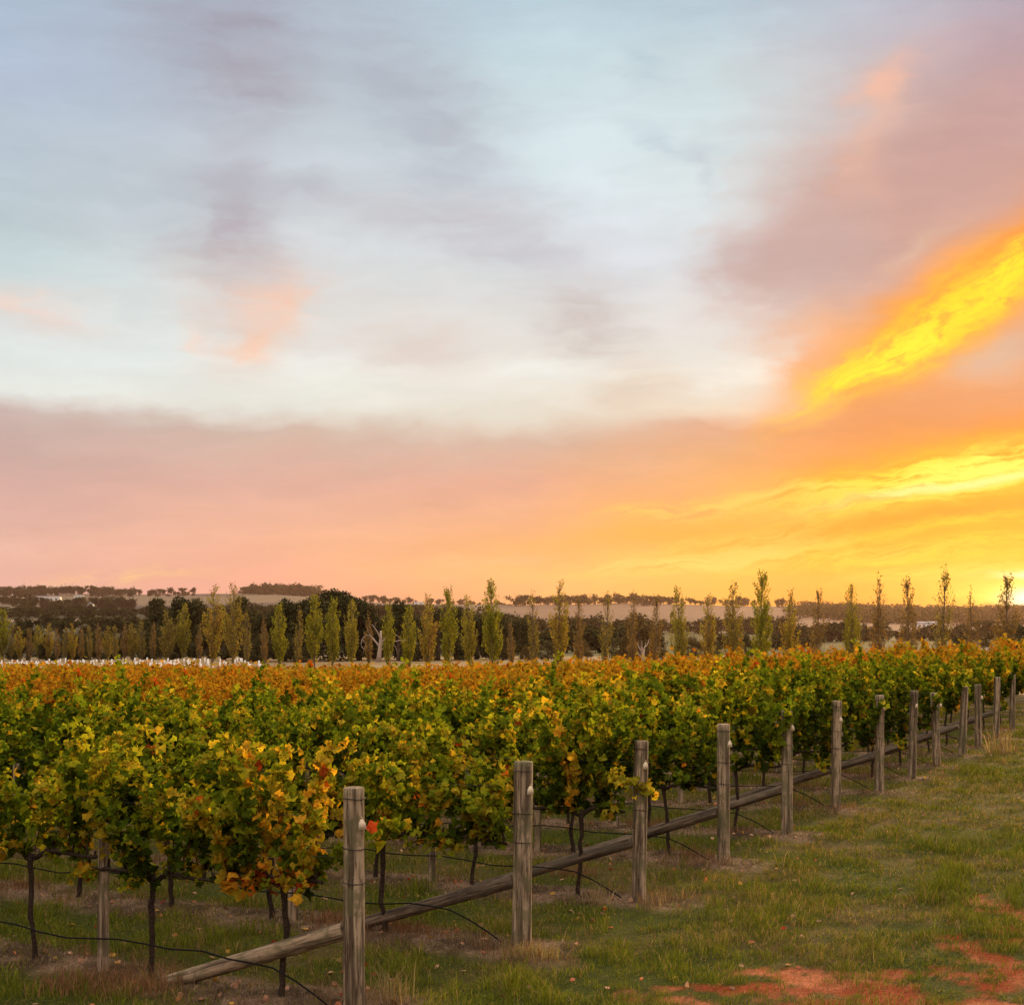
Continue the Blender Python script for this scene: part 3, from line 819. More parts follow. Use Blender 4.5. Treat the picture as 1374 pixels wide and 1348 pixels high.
# ------------------------------------------------------------------ posts, braces, wires, drip lines
def log_buf(r, L, rad, taper=.04, knots=3, sag=0.0, lean=0.0, K=22, z0=0.0, top_rough=True):
    n = max(18, int(L / .035)); z = np.linspace(z0, L, n); th = np.arange(K) / K * 2 * np.pi
    ph = r.uniform(0, 6.28, 5)
    Z, T = np.meshgrid(z, th, indexing='ij')
    rr = rad * (1 - taper * (Z - z0) / (L - z0)) * (1 + .025 * np.sin(T * 2 + ph[0] + Z) + .018 * np.sin(T * 3 + ph[1]) + .02 * np.sin(Z * 4 + ph[2]))
    rr += rad * .05 * (fbm(T * 6 / 3.1, Z * 3, int(r.integers(999)), 3) - .5)
    for _ in range(knots):
        kz = r.uniform(.15, .9) * L; kt = r.uniform(3.2, 6.2)   # most face the camera
        dt = np.angle(np.exp(1j * (T - kt)))
        g = np.exp(-((Z - kz) / .035) ** 2 - (dt / .32) ** 2); g2 = np.exp(-((Z - kz) / .014) ** 2 - (dt / .13) ** 2)
        rr += rad * (.17 * g - .20 * g2)
    for _ in range(3):                                           # drying cracks
        kt = r.uniform(0, 6.28); za, zb = sorted(r.uniform(0, L, 2))
        dt = np.angle(np.exp(1j * (T - kt - .1 * np.sin(Z * 3))))
        rr -= rad * .05 * np.exp(-(dt / .12) ** 2) * sstep(za, za + .1, Z) * sstep(zb, zb - .1, Z)
    bow = sag * np.sin((Z - z0) / (L - z0) * np.pi)
    X = rr * np.cos(T) + bow + lean * Z; Y = rr * np.sin(T)
    V = np.stack([X, Y, Z], -1).reshape(-1, 3)
    i, j = np.meshgrid(np.arange(n - 1), np.arange(K), indexing='ij')
    p = (i * K + j).ravel(); q = (i * K + (j + 1) % K).ravel()
    Tt = [np.stack([p, q, q + K], 1), np.stack([p, q + K, p + K], 1)]
    for row, zz, sgn in ((0, z0, -1), (n - 1, L, 1)):            # bevelled ends
        ring = V[row * K:(row + 1) * K].copy(); c = ring.mean(0)
        ri = c + (ring - c) * .90; ri[:, 2] = zz + sgn * rad * .09
        base = len(V); V = np.concatenate([V, ri, [c + np.array([0, 0, sgn * rad * .10])]])
        jj = np.arange(K); j2 = (jj + 1) % K; o0 = row * K
        t1 = np.stack([o0 + jj, o0 + j2, base + j2], 1); t2 = np.stack([o0 + jj, base + j2, base + jj], 1); t3 = np.stack([base + jj, base + j2, np.full(K, base + K)], 1)
        if sgn < 0: t1, t2, t3 = t1[:, ::-1], t2[:, ::-1], t3[:, ::-1]
        Tt += [t1, t2, t3]
    b = Buf(); b.add(V, np.concatenate(Tt)); return b

def torus(b, R_, r_, z, lean=0.0, K=28, k=6):
    th = np.linspace(0, 2 * np.pi, K + 1)
    b.tube(np.stack([R_ * np.cos(th) + lean * z, R_ * np.sin(th), z + .004 * np.sin(th * 2)], 1), r_, k, None, False)

PO = [ 'nearest end post, its foot below the frame', 'mossy grey end post', 'slim end post with a stray vine shoot', 'end post with a dark bolt hole', ]
post_r = .078
for i in range(13):
    x, y = ROWS[i]; z = gz1(x, y); r = np.random.default_rng(700 + i)
    H = PH[i]; rad = post_r * (1.0 if i < 2 else .93) * r.uniform(.96, 1.04)
    e = empty('end_post', (x, y, z), 0)
    if i: e.rotation_euler = (r.normal(0, .012), r.normal(0, .014), r.uniform(-.4, .4))
    desc = ['thick weathered brown end post, nearest of the line', 'weathered grey-green end post with a lump near its top, second from the front',
            'slim grey end post wrapped by a loose leafy shoot, third from the front', 'grey-brown end post with a dark bolt hole, fourth from the front'][i] if i < 4 else \
           'weathered timber end post, %s from the front of the line' % nth(i + 1)
    tag(e, desc, 'post', 'timber end posts along the edge of the vineyard')
    body = log_buf(r, H, rad, .05, 5 if i < 4 else 3, 0, r.normal(0, .006), z0=-.35).build('post_shaft', M['post'], e, True)
    if i < 9:
        for zz in (H - .07, H - .42, H - .66):
            w = Buf(); torus(w, rad * 1.01, .0035, zz); w.build('wire_wrap', M['wire'], e, True)
    # hanging tag
    if i < 11:
        tb = Buf()
        w, h = .029, .074; th = .0022
        prof = np.array([(-w, 0), (w, 0), (w * .86, h * .62), (w * .30, h), (-w * .30, h), (-w * .86, h * .62)])
        for sgn in (-1, 1):
            pass
        n = len(prof); Vf = np.concatenate([np.stack([prof[:, 0], np.full(n, -th), prof[:, 1]], 1), np.stack([prof[:, 0], np.full(n, th), prof[:, 1]], 1)])
        Tf = []
        for k in range(1, n - 1): Tf += [(0, k, k + 1), (n, n + k + 1, n + k)]
        for k in range(n): k2 = (k + 1) % n; Tf += [(k, n + k, n + k2), (k, n + k2, k2)]
        tb.add(Vf, Tf)
        th_ = np.linspace(0, 2 * np.pi, 13)
        tb.tube(np.stack([.007 * np.cos(th_), np.zeros(13), h + .006 + .010 * np.sin(th_)], 1), .0018, 4, None, False)
        to = tb.build('hanging_tag', M['tag'])
        to.location = (x + rad * .86, y - rad * .62, z + H - .285 + (0 if i == 0 else r.uniform(-.02, .06)))
        to.rotation_euler = (0, r.uniform(-.12, .12), .35)
        tag(to, 'small cream tag hanging on the %s end post from the front' % nth(i + 1), 'tag', 'cream tags hung on the end posts')

def orient(o, p0, p1):
    d = Vector(p1) - Vector(p0)
    o.location = p0; o.rotation_mode = 'QUATERNION'; o.rotation_quaternion = d.to_track_quat('Z', 'Y')
for i in range(13):
    x, y = ROWS[i]; r = np.random.default_rng(800 + i)
    H0 = .55 if i else .53
    ex, ey = rowpos(i, 1.66 + (.05 if i else -.02)); ez = gz1(ex, ey)
    p0 = (ex, ey, ez + .0); sx, sy = rowpos(i, .078); p1 = (sx, sy, gz1(x, y) + H0)
    L = (Vector(p1) - Vector(p0)).length
    b = log_buf(r, L, .060 if i == 0 else .054, -.06, 4, .012, z0=-.10, K=18)
    e = b.build('brace_log', M['brace'] if i else M['post'], None, True)
    orient(e, p0, p1)
    tag(e, ('pale knotty log sloping from the ground up to the nearest end post' if i == 0 else
            'dark round log bracing the %s end post from the front' % nth(i + 1)), 'brace log', 'log braces behind the end posts')

# line posts inside the rows
lp_mesh = []
for s in range(3):
    r = np.random.default_rng(850 + s); lp_mesh.append(log_buf(r, 1.02, .043, .05, 2, z0=-.25, K=14).mesh('line_post', M['post'], True))
for i in range(12):
    for k in range(3 if i < 6 else 1):
        t = 2.34 + 6 * k; x, y = rowpos(i, t)
        if x / y < -.36: continue
        o = link('line_post', lp_mesh[(i + k) % 3], None, (x, y, gz1(x, y)), i * 1.7)
        tag(o, 'thin grey trellis post under the leaves of the %s row, %s from the end' % (nth(i + 1), nth(k + 1)), 'post', 'thin trellis posts inside the rows')

def row_curve(i, ts, zs, off=0.0):
    pts = []
    for t, z in zip(ts, zs):
        x, y = rowpos(i, t); x -= RN[0] * off; y -= RN[1] * off
        pts.append((x, y, z1(x, y) + z))
    return np.array(pts)
for i in range(12):
    r = np.random.default_rng(900 + i)
    tmax = 2.5
    while tmax < 40 and rowpos(i, tmax)[0] / rowpos(i, tmax)[1] > -.40: tmax += 1
    # drip line: level along the row, then over the brace and down to the post's foot
    tt = np.concatenate([np.linspace(tmax, 1.6, int((tmax - 1.6) * 3) + 4), np.array([1.3, 1.05, .85, .65, .45, .28, .15])])
    base = .30 + .02 * np.sin(tt * 1.9 + i) - .02 * np.sin(tt * 5.2)
    zz = np.where(tt >= 1.0, base, 0)
    hb = r.uniform(-.02, .04)
    endz = {1.05: .29, .85: .285, .65: .27, .45: .20, .28: .12, .15: .05}
    for n_, t_ in enumerate(tt):
        for kk, vv in endz.items():
            if abs(t_ - kk) < 1e-6: zz[n_] = vv + hb
    b = Buf(); b.tube(row_curve(i, tt, zz, .075), .0068, 6)
    o = b.build('drip_line', M['rubber'], None, True)
    tag(o, 'black drip irrigation pipe along the foot of the %s row from the front' % nth(i + 1), 'pipe', 'drip irrigation pipes under the rows')
    for nm, h in (('lowest', .84), ('middle', 1.08), ('top', 1.36)):
        ts = np.linspace(0.05, tmax, int(tmax * 2) + 2)
        b = Buf(); b.tube(row_curve(i, ts, h - .012 * np.abs(np.sin(ts * 1.05)), .045), .0017 if i < 4 else .0024, 4)
        o = b.build('trellis_wire', M['wire'], None, True)
        tag(o, '%s trellis wire of the %s row from the front' % (nm, nth(i + 1)), 'wire', 'trellis wires')

# red leaf caught beside the front tag, and a green shoot looped round the third post
def leaf_object(name, pos, nrm, size, col, label, cat):
    b = Buf(); r = np.random.default_rng(3)
    place_leaves(b, np.array([[0, 0, 0.]]), np.array([nrm]), np.array([[.6, .1, -.6]]), np.array([size]), np.array([list(col) + [2.0]]), 2, r)
    o = b.build(name, M['vine_leaf']); o.location = pos; o.color = (0, 0, 0, 1)
    tag(o, label, cat)
x, y = ROWS[0]; zt = gz1(x, y) + PH[0]
leaf_object('dry_leaf', (x + .125, y - .03, zt - .262), (.3, -.7, .5), .085, (.40, .06, .02), 'curled red leaf caught beside the tag of the nearest end post', 'leaf')
def stray(i, side, label, seed):
    r = np.random.default_rng(seed); x, y = ROWS[i]; z0 = gz1(x, y) + PH[i] * .74
    s = np.linspace(0, 1, 16)
    P = np.stack([x - .34 + .46 * s, y + .04 - .16 * np.sin(s * 3.14), z0 + .10 - .06 * s - .16 * s ** 2], 1)
    b = Buf(); b.tube(P, .003, 4, (.10, .09, .03, 2))
    Q = np.repeat(P, 4, axis=0); n = len(Q); off = r.normal(0, .04, (n, 3))
    place_leaves(b, Q + off, r.normal(0, .5, (n, 3)) + np.array([.1, -.6, .5]), r.normal(0, .5, (n, 3)) + np.array([0, 0, -.8]),
                 r.uniform(.05, .09, n), vine_colors(n, r.normal(3.6, .5, n), r), 2, r)
    o = b.build('vine_shoot', M['vine_leaf']); o.color = (0, 0, 0, 1); tag(o, label, 'vine shoot')
stray(2, 1, 'loose yellow-green shoot looped round the third end post from the front', 4)

# ------------------------------------------------------------------ grass, straw and litter
def scatter(n, d0, d1, r, pw):
    """polar scatter ahead of the camera, density ~ d**-pw"""
    a = 2 - pw; v = r.random(n)
    d = (d0 ** a + v * (d1 ** a - d0 ** a)) ** (1 / a)
    u = r.uniform(-.40, .39, n)
    return u * d, d
def blades(b, X, Y, Z, h, w, lean, col, r):
    n = len(X); a = r.uniform(0, 2 * np.pi, n); la = r.uniform(0, 2 * np.pi, n)
    sx, sy = np.cos(a) * w / 2, np.sin(a) * w / 2
    tx, ty = np.cos(la) * lean * h, np.sin(la) * lean * h
    p0 = np.stack([X - sx, Y - sy, Z], 1); p1 = np.stack([X + sx, Y + sy, Z], 1)
    m = np.stack([X + tx * .35, Y + ty * .35, Z + h * .62], 1); sv = np.stack([sx, sy, np.zeros(n)], 1) * .75
    tp = np.stack([X + tx, Y + ty, Z + h * np.sqrt(np.clip(1 - (lean * .6) ** 2, .15, 1))], 1)
    V = np.stack([p0, p1, m + sv, m - sv, tp], 1).reshape(-1, 3)
    T = (np.array([(0, 1, 2), (0, 2, 3), (3, 2, 4)])[None] + (np.arange(n) * 5)[:, None, None]).reshape(-1, 3)
    b.add(V, T, np.repeat(col, 5, axis=0))
def grass():
    r = np.random.default_rng(21)
    X, Y = scatter(620000, 9.6, 48, r, 1.5)
    dd, tt, s = row_dist(X, Y)
    ok = ~((tt > 14) | ((tt > 3.5) & (s > 24)))
    X, Y = X[ok], Y[ok]
    sm = strip_mask(X, Y); dm = dirt_mask(X, Y)
    clump = fbm(X * 2.3, Y * 2.3, 63, 3); big = fbm(X * .8, Y * .8, 8, 5) * .6 + fbm(X * .23, Y * .23, 15, 4) * .4
    keep = r.random(len(X)) < np.clip((1 - .90 * sm) * (1 - .74 * dm) * (.75 + .8 * sstep(.3, .6, clump)), 0, 1)
    X, Y, clump, big, sm = X[keep], Y[keep], clump[keep], big[keep], sm[keep]
    n = len(X); Z = gz(X, Y)
    dist = np.hypot(X, Y)
    fine_ = fbm(X * 6.5, Y * 6.5, 71, 2); h = (.014 + .050 * sstep(.38, .75, clump) + .055 * sstep(.5, .8, fine_)) * r.uniform(.5, 1.5, n)
    tuft = sstep(.66, .74, fbm(X * 1.1, Y * 1.1, 12, 3)); h *= 1 + 1.0 * tuft
    w = .0048 * (dist / 11) ** .9 * r.uniform(.7, 1.3, n)
    dry = sstep(.40, .58, big + r.normal(0, .06, n)) * .95
    dry = np.clip(dry * (1 - tuft) + .7 * sm, 0, 1)
    g = np.array([.096, .132, .016]) ; g2 = np.array([.23, .235, .026]); ty = np.array([.38, .255, .10])
    k = r.random(n)[:, None]
    base = g * (1 - k) + g2 * k
    isdry = (r.random(n) < dry * .34 + .08)[:, None]
    c = np.where(isdry, ty * r.uniform(.6, 1.25, (n, 1)), base * r.uniform(.7, 1.25, (n, 1)))
    c = np.concatenate([c, np.full((n, 1), 2.0)], 1)
    b = Buf(); blades(b, X, Y, Z - .005, h, w, r.uniform(.1, 1.3, n), c, r)
    o = b.build('grass', M['grass']); tag(o, 'short green and straw-coloured grass on the headland and between the rows', 'grass', kind='stuff')
    # straw and dead weeds under the vines and on the bare edge
    X, Y = scatter(300000, 9.6, 36, r, 1.5)
    sm = strip_mask(X, Y); dd, tt, s = row_dist(X, Y)
    keep = (r.random(len(X)) < sm * .9 + .03) & (tt < 14); X, Y = X[keep], Y[keep]
    n = len(X); Z = gz(X, Y); dist = np.hypot(X, Y)
    cl = sstep(.52, .72, fbm(X * 1.5, Y * 1.5, 99, 3))
    up = cl * (r.random(n) < .7)
    h = np.where(up > .3, r.uniform(.05, .17, n), r.uniform(.015, .05, n))
    lean = np.where(up > .3, r.uniform(.1, .8, n), r.uniform(1.2, 1.6, n))
    w = .0042 * (dist / 11) ** .9 * r.uniform(.6, 1.3, n)
    k = r.random(n)[:, None]; k2 = cl[:, None]
    c = (np.array([.50, .37, .24]) * k ** 2 + np.array([.14, .09, .06]) * (1 - k ** 2)) * (1 - k2) + (np.array([.36, .20, .10]) * k + np.array([.22, .12, .07]) * (1 - k)) * k2
    c = np.concatenate([c * r.uniform(.6, 1.2, (n, 1)), np.full((n, 1), 2.)], 1)
    b = Buf(); blades(b, X, Y, Z - .003, h, w, lean, c, r)
    o = b.build('dry_weeds', M['grass']); tag(o, 'dead brown weeds and straw in the strips under the vines', 'weeds', kind='stuff')
    # fallen leaves
    X, Y = scatter(3800, 9.8, 34, r, 1.0)
    sm = strip_mask(X, Y); dd, tt, s = row_dist(X, Y)
    keep = (r.random(len(X)) < .15 * (tt < .5) * (tt > -2.5) + .5 * sm + .3 * (tt > 0)) & (tt < 14); X, Y = X[keep], Y[keep]
    n = len(X); Z = gz(X, Y) + .02
    pal = np.array([(.62,.34,.22),(.55,.20,.10),(.60,.34,.08),(.30,.16,.09),(.35,.03,.02)])
    c = pal[r.choice(5, n, p=[.3, .2, .15, .3, .05])] * r.uniform(.6, 1.1, (n, 1))
    c = np.concatenate([c, np.full((n, 1), 2.)], 1)
    b = Buf(); place_leaves(b, np.stack([X, Y, Z], 1), r.normal(0, .45, (n, 3)) + np.array([0, -.2, 1]), r.normal(0, 1, (n, 3)), r.uniform(.03, .066, n), c, 1, r)
    o = b.build('fallen_leaves', M['grass']); tag(o, 'fallen pink and orange vine leaves scattered on the ground', 'leaves', kind='stuff')
grass()

def weed(name, px, py, n, h, spread, cols, label, seed, w=.006, cat='weed'):
    r = np.random.default_rng(seed); d = HC * F / (py - HY); x, y = on_ray(px, d); z = gz1(x, y)
    X = np.clip(r.normal(0, spread, n), -spread * 1.7, spread * 1.7); Y = np.clip(r.normal(0, spread * .7, n), -spread, spread); k = r.random((n, 1))
    c = np.array(cols[0]) * k + np.array(cols[1]) * (1 - k)
    c = np.concatenate([c * r.uniform(.7, 1.2, (n, 1)), np.full((n, 1), 2.)], 1)
    Z = gz(x + X, y + Y) - z - .01
    b = Buf(); blades(b, X, Y, Z, h * r.uniform(.4, 1.1, n), np.full(n, w), r.uniform(.1, .7, n), c, r)
    o = b.build(name, M['grass'], None, False, (x, y, z)); tag(o, label, cat)
ST = ((.48,.36,.20), (.30,.20,.10)); RB = ((.36,.19,.10), (.20,.10,.06)); GR = ((.14,.17,.04), (.24,.22,.08))
weed('grass_tuft', 525, 1347, 90, .30, .09, ST, 'tall straw-coloured grass stalks right of the nearest end post foot', 1)
weed('grass_tuft', 712, 1284, 330, .13, .13, (ST[0], GR[1]), 'pale dry grass tuft around the foot of the second end post', 2)
weed('grass_tuft', 800, 1212, 60, .22, .07, ST, 'thin straw stalks left of the third end post foot', 3)
weed('grass_tuft', 1345, 1008, 90, .55, .16, ST, 'tall dry grass clump beside the farthest end posts', 4, .016)
weed('dead_weed', 108, 1325, 420, .17, .20, RB, 'reddish-brown dead weed at the foot of the leftmost trellis post', 5)
weed('dead_weed', 180, 1330, 300, .13, .18, RB, 'reddish-brown dead weed left of the pale brace log end', 6)
weed('dead_weed', 440, 1238, 220, .14, .12, RB, 'brown dead weed behind the nearest end post, left side', 7)
weed('dead_weed', 545, 1250, 200, .12, .12, RB, 'brown dead weed under the log of the second end post', 8)
weed('dead_weed', 770, 1170, 200, .16, .14, RB, 'brown dead weed behind the third end post log', 9)
weed('grass_tuft', 960, 1232, 260, .10, .14, GR, 'green grass tuft on the open headland below the fourth end post', 10)
weed('grass_tuft', 1290, 1130, 500, .16, .35, GR, 'long dark green grass tuft on the open headland at right', 12, .008)

# ------------------------------------------------------------------ trees
def cluster_leaves(b, ctr, n, sx, sz, size, col, r, kind=0):
    pos = ctr + r.normal(0, 1, (n, 3)) * np.array([sx, sx, sz])
    nrm = r.normal(0, 1, (n, 3)) + np.array([0, 0, .3]); tip = r.normal(0, 1, (n, 3))
    c = np.array(col)[None] * r.uniform(.6, 1.35, (n, 1)); c = np.concatenate([c, np.full((n, 1), 2.)], 1)
    place_leaves(b, pos, nrm, tip, size * r.uniform(.6, 1.4, n), c, kind, r)

class PoplarKind:
    """unit: 10 m tall"""
    def __init__(s, seed, full, topfull, width, cols):
        r = np.random.default_rng(seed); H = 10.0
        tb = Buf(); z = np.linspace(-.3, H * .97, 16); wob = np.cumsum(r.normal(0, .03, (16, 2)), 0)
        tb.tube(np.stack([wob[:, 0], wob[:, 1], z], 1), np.interp(z, [-.3, .3, 9.7], [.20, .15, .012]), 7)
        fb = Buf(); C0, C1 = np.array(cols[0]), np.array(cols[1])
        for k in range(110):
            zb = r.uniform(.7, 9.0) if k > 12 else r.uniform(.35, 2.0); a = r.uniform(0, 2 * np.pi)
            L = (H * .30) * (1 - .62 * zb / H) * r.uniform(.6, 1.15)
            prof = width * np.interp(zb, [0, 1.2, 3, 6, 8.5, 10], [.40, .8, 1.0, .9, .40, .12])
            n = 8; t = np.linspace(0, 1, n); rr = prof * (1 - (1 - t) ** 1.9) * r.uniform(.55, 1.1)
            P = np.stack([rr * np.cos(a) + np.interp(zb, z, wob[:, 0]), rr * np.sin(a) + np.interp(zb, z, wob[:, 1]), zb + L * t], 1)
            P[:, :2] += np.cumsum(r.normal(0, .025, (n, 2)), 0)
            tb.tube(P, np.linspace(.035, .007, n) * (1 - .5 * zb / H), 3, None, False)
            zz = P[:, 2].mean(); dens = full * (1 - (1 - topfull) * float(sstep(5.9, 7.4, zz)))
            if r.random() < .12: dens *= .3
            m = int(52 * dens * r.uniform(.5, 1.3))
            if m < 1: continue
            ti = r.uniform(.12, 1, m); pos = np.stack([np.interp(ti, t, P[:, c]) for c in range(3)], 1) + r.normal(0, .10, (m, 3))
            kk = r.random(); col = C0 * kk + C1 * (1 - kk)
            c = col[None] * r.uniform(.65, 1.35, (m, 1)); c = np.concatenate([c, np.full((m, 1), 2.)], 1)
            place_leaves(fb, pos, r.normal(0, 1, (m, 3)), r.normal(0, 1, (m, 3)), r.uniform(.10, .22, m), c, 0, r)
        s.trunk = tb.mesh('trunk', M['tree_bark'], True); s.crown = fb.mesh('crown', M['tree_leaf'])
YG = ((.38,.34,.035), (.20,.22,.03)); BR = ((.36,.22,.07), (.20,.14,.055)); OL = ((.25,.21,.05), (.36,.27,.06))
pk = {'F': [PoplarKind(1, 1.6, .35, 1.45, YG), PoplarKind(2, 1.4, .25, 1.3, YG), PoplarKind(3, 1.7, .22, 1.5, YG)],
      'M': [PoplarKind(4, .95, .30, 1.3, (YG[0], BR[0])), PoplarKind(5, .85, .3, 1.35, OL), PoplarKind(6, 1.0, .25, 1.4, (YG[0], OL[0]))],
      'T': [PoplarKind(7, .42, .35, 1.0, BR), PoplarKind(8, .5, .3, 1.1, BR), PoplarKind(9, .36, .4, 1.0, OL)]}
DESC = {'F': 'dense yellow-green poplar', 'M': 'loose olive-green poplar with a thin top', 'T': 'thin half-bare brown poplar'}
def place_tree(name, kd, x, y, h, h0, rz, label, cat, group, wide=1.0):
    z = z1(x, y)
    e = empty(name, (x, y, z), rz); e.scale = (h / h0 * wide, h / h0 * wide, h / h0)
    tag(e, label, cat, group)
    link('trunk', kd.trunk, e); link('crown', kd.crown, e)
    return e
tall = [(285,785,'M',1.3),(312,783,'M',1.2),(332,820,'T',1),(355,828,'T',1),(375,808,'F',1.3),(400,815,'T',1.1),(422,796,'F',1),(446,801,'F',1.1),(473,802,'M',1),(495,822,'T',1),
        (521,808,'F',1),(548,812,'F',1),(574,797,'M',1.2),(602,787,'F',1.1),(629,797,'M',1),(660,776,'F',1),(686,835,'T',1),(717,794,'T',1),
        (749,779,'M',1.05),(778,800,'T',.9),(812,796,'T',1.1),(848,796,'T',.9),(880,798,'T',.9),(911,785,'M',.95),(949,797,'M',.9),(985,782,'M',1.1),
        (1022,766,'F',.9),(1060,791,'M',1),(1098,790,'T',1),(1141,781,'M',.9),(1178,772,'T',1),(1221,774,'T',1.1),(1263,762,'T',1.1),(1305,790,'T',.9),(1350,770,'T',1.3),(1392,775,'T',1)]
tr = np.random.default_rng(77)
for n, (px, ty, kd, wd) in enumerate(tall):
    u = (px - CX) / F; d = 81.13 / (.842 * u + .5395) + tr.uniform(-1, 1); x, y = on_ray(px, d)
    z = z1(x, y); h = z * -1 + HC + (HY - ty) / F * d
    place_tree('poplar_tree', pk[kd][n % 3], x, y, h, 10.0, tr.uniform(0, 6.28), '%s, %s from the left in the tall row' % (DESC[kd], nth(n + 1)),
               'tree', 'tall poplars in a row behind the vineyard', wd * .80)
small = [(3,815,'F',1.3),(15,836,'T',1.2),(27,840,'M',1.2),(40,842,'T',1.2),(52,838,'M',1.2),(64,836,'M',1.2),(76,842,'T',1),(87,840,'T',1.1),(98,836,'M',1.1),(110,842,'T',1.1),(121,838,'T',1),(133,835,'T',1.2),(144,840,'M',1.1),(155,838,'T',1.1),(167,834,'T',1.1),(178,836,'M',1.3),(191,832,'T',1.2),
         (205,834,'T',1),(226,820,'M',1.4),(247,808,'M',1.0),(267,838,'T',1)]
for n, (px, ty, kd, wd) in enumerate(small):
    d = 285 - (px * .12) + tr.uniform(-4, 4); x, y = on_ray(px, d); z = z1(x, y); h = HC - z + (HY - ty) / F * d
    place_tree('poplar_tree', pk[kd][(n + 1) % 3], x, y, h, 10.0, tr.uniform(0, 6.28), '%s, %s from the left in the low row' % (DESC[kd].replace('poplar', 'young poplar'), nth(n + 1)),
               'tree', 'lower poplars at the left', wd * .95)

class RoundKind:
    """broad evergreen: unit height 10, crown radius ~ w"""
    def __init__(s, seed, w, zlow, col, n=5200, lobes=26, size=.42, ragged=.12, cyl=False, dome=False):
        r = np.random.default_rng(seed); tb = Buf()
        tb.tube([(0, 0, -.4), (.1, 0, 2), (-.1, .1, 5), (0, 0, 8)], [.5, .38, .25, .08], 8)
        fb = Buf()
        for k in range(lobes):
            a = r.uniform(0, 2 * np.pi); ph = r.uniform(-.15, 1) ** 1; rr = math.sqrt(max(0, 1 - max(ph, 0) ** 2)) * r.uniform(.55, .86)
            if cyl: rr = r.uniform(.3, .9)
            if dome:
                ph = r.uniform(-.1, 1); rr = math.sqrt(max(0, 1 - max(ph, 0) ** 2)) * .84
            c = np.array([w * rr * math.cos(a), w * rr * math.sin(a), zlow + (9.0 - zlow) * max(0.04, ph) * r.uniform(.85, .98)])
            if k == 0: c = np.array([0, 0, 8.6])
            lr = w * (r.uniform(.20, .27) if dome else r.uniform(.26, .42)); m = n // lobes
            if k % 3 == 0: tb.tube([(0, 0, r.uniform(1.2, 4)), c * .6 + np.array([0, 0, .6]), c], [.16, .09, .03], 5)
            d = r.normal(0, 1, (m, 3)); d /= np.linalg.norm(d, axis=1)[:, None]
            rad = lr * (r.uniform(.5, 1, (m, 1)) ** .45) * (1 + ragged * r.normal(0, 1, (m, 1)))
            pos = c + d * rad * np.array([1, 1, .8]); pos[:, 2] = np.maximum(pos[:, 2], .3)
            kk = r.uniform(.75, 1.25); cc = np.array(col)[None] * kk * r.uniform(.6, 1.4, (m, 1))
            place_leaves(fb, pos, d + r.normal(0, .5, (m, 3)), r.normal(0, 1, (m, 3)), size * r.uniform(.5, 1.3, m), np.concatenate([cc, np.full((m, 1), 2.)], 1), 0, r)
        s.trunk = tb.mesh('trunk', M['tree_bark'], True); s.crown = fb.mesh('crown', M['dark_leaf'])
DK = (.050, .050, .020); DK2 = (.075, .066, .028); BN = (.14, .095, .04)
rk = [RoundKind(31, 6.0, 1.0, DK, 14000, 80, .34, .05, False, True), RoundKind(32, 3.6, 1.2, DK, 7000, 28, .36), RoundKind(33, 4.2, 1.0, DK2, 7000, 30, .36, .2),
      RoundKind(34, 3.0, .8, DK2, 6000, 24, .36, .2), RoundKind(35, 5.0, .8, DK2, 7000, 34, .36, .2)]
bk_ = [RoundKind(36, 4.6, 1.6, BN, 4200, 26, .36, .3), RoundKind(37, 4.0, 1.2, (.10, .085, .04), 4200, 24, .36, .3)]
# (column, base distance, top row, kind, wide)
belt = [(-20,300,838,3,1.6),(38,300,842,2,1.5),(62,280,848,3,1),(92,300,846,2,1.5),(120,300,845,4,1.3),(150,300,838,3,1.6),(178,300,840,2,1.4),(205,300,838,4,1.3),(230,290,834,2,1.3),
        (212,340,797,3,1.1),(240,330,797,1,1.0),(262,335,799,2,.8),(282,300,830,2,1.3),(300,280,815,3,1.2),(325,270,794,3,.85),(343,280,835,4,1.1),(350,262,818,2,.7),(382,262,800,1,.9),
        (445,262,789,0,1.18),(402,270,806,2,.9),(482,262,800,1,1.0),(520,262,826,2,1.1),(535,255,803,1,.9),(560,262,822,2,1.0),(588,255,815,4,1.0),(612,262,812,1,.9),(640,262,822,2,1.1),(668,262,820,4,1.1),
        (700,262,826,2,1.0),(560,250,845,4,1.1),(628,250,848,3,1.2),(675,250,850,4,1.1),(400,250,850,4,1.1),(355,252,848,4,1.1)]
for n, (px, d, ty, k, wd) in enumerate(belt):
    x, y = on_ray(px, d); z = z1(x, y); h = HC - z + (HY - ty) / F * d
    place_tree('dark_tree', rk[k], x, y, h, 10.0, tr.uniform(0, 6.28),
               ('great dark dome-shaped tree rising above the poplars left of the dead tree' if k == 0 else
                '%s dark evergreen, %s from the left in the belt behind the poplars' % ('tall' if ty < 815 else 'low', nth(sorted([q[0] + q[1] * 1e-4 + q[2] * 1e-3 for q in belt]).index(px + d * 1e-4 + ty * 1e-3) + 1))),
               'tree', 'dark trees behind the poplars', wd)
brown = [(858,200,822,0,1.0),(838,215,836,1,1.0),(880,230,846,1,1.1),(735,240,858,1,1.2),(705,235,866,0,1.0),(930,230,852,0,1.2),(1000,240,848,1,1.0),(1335,190,842,0,1.3),(1368,170,835,1,1.3),(1290,200,850,1,1.2),(1400,180,832,0,1.3),(780,260,856,0,1.2),(960,260,858,1,1.2)]
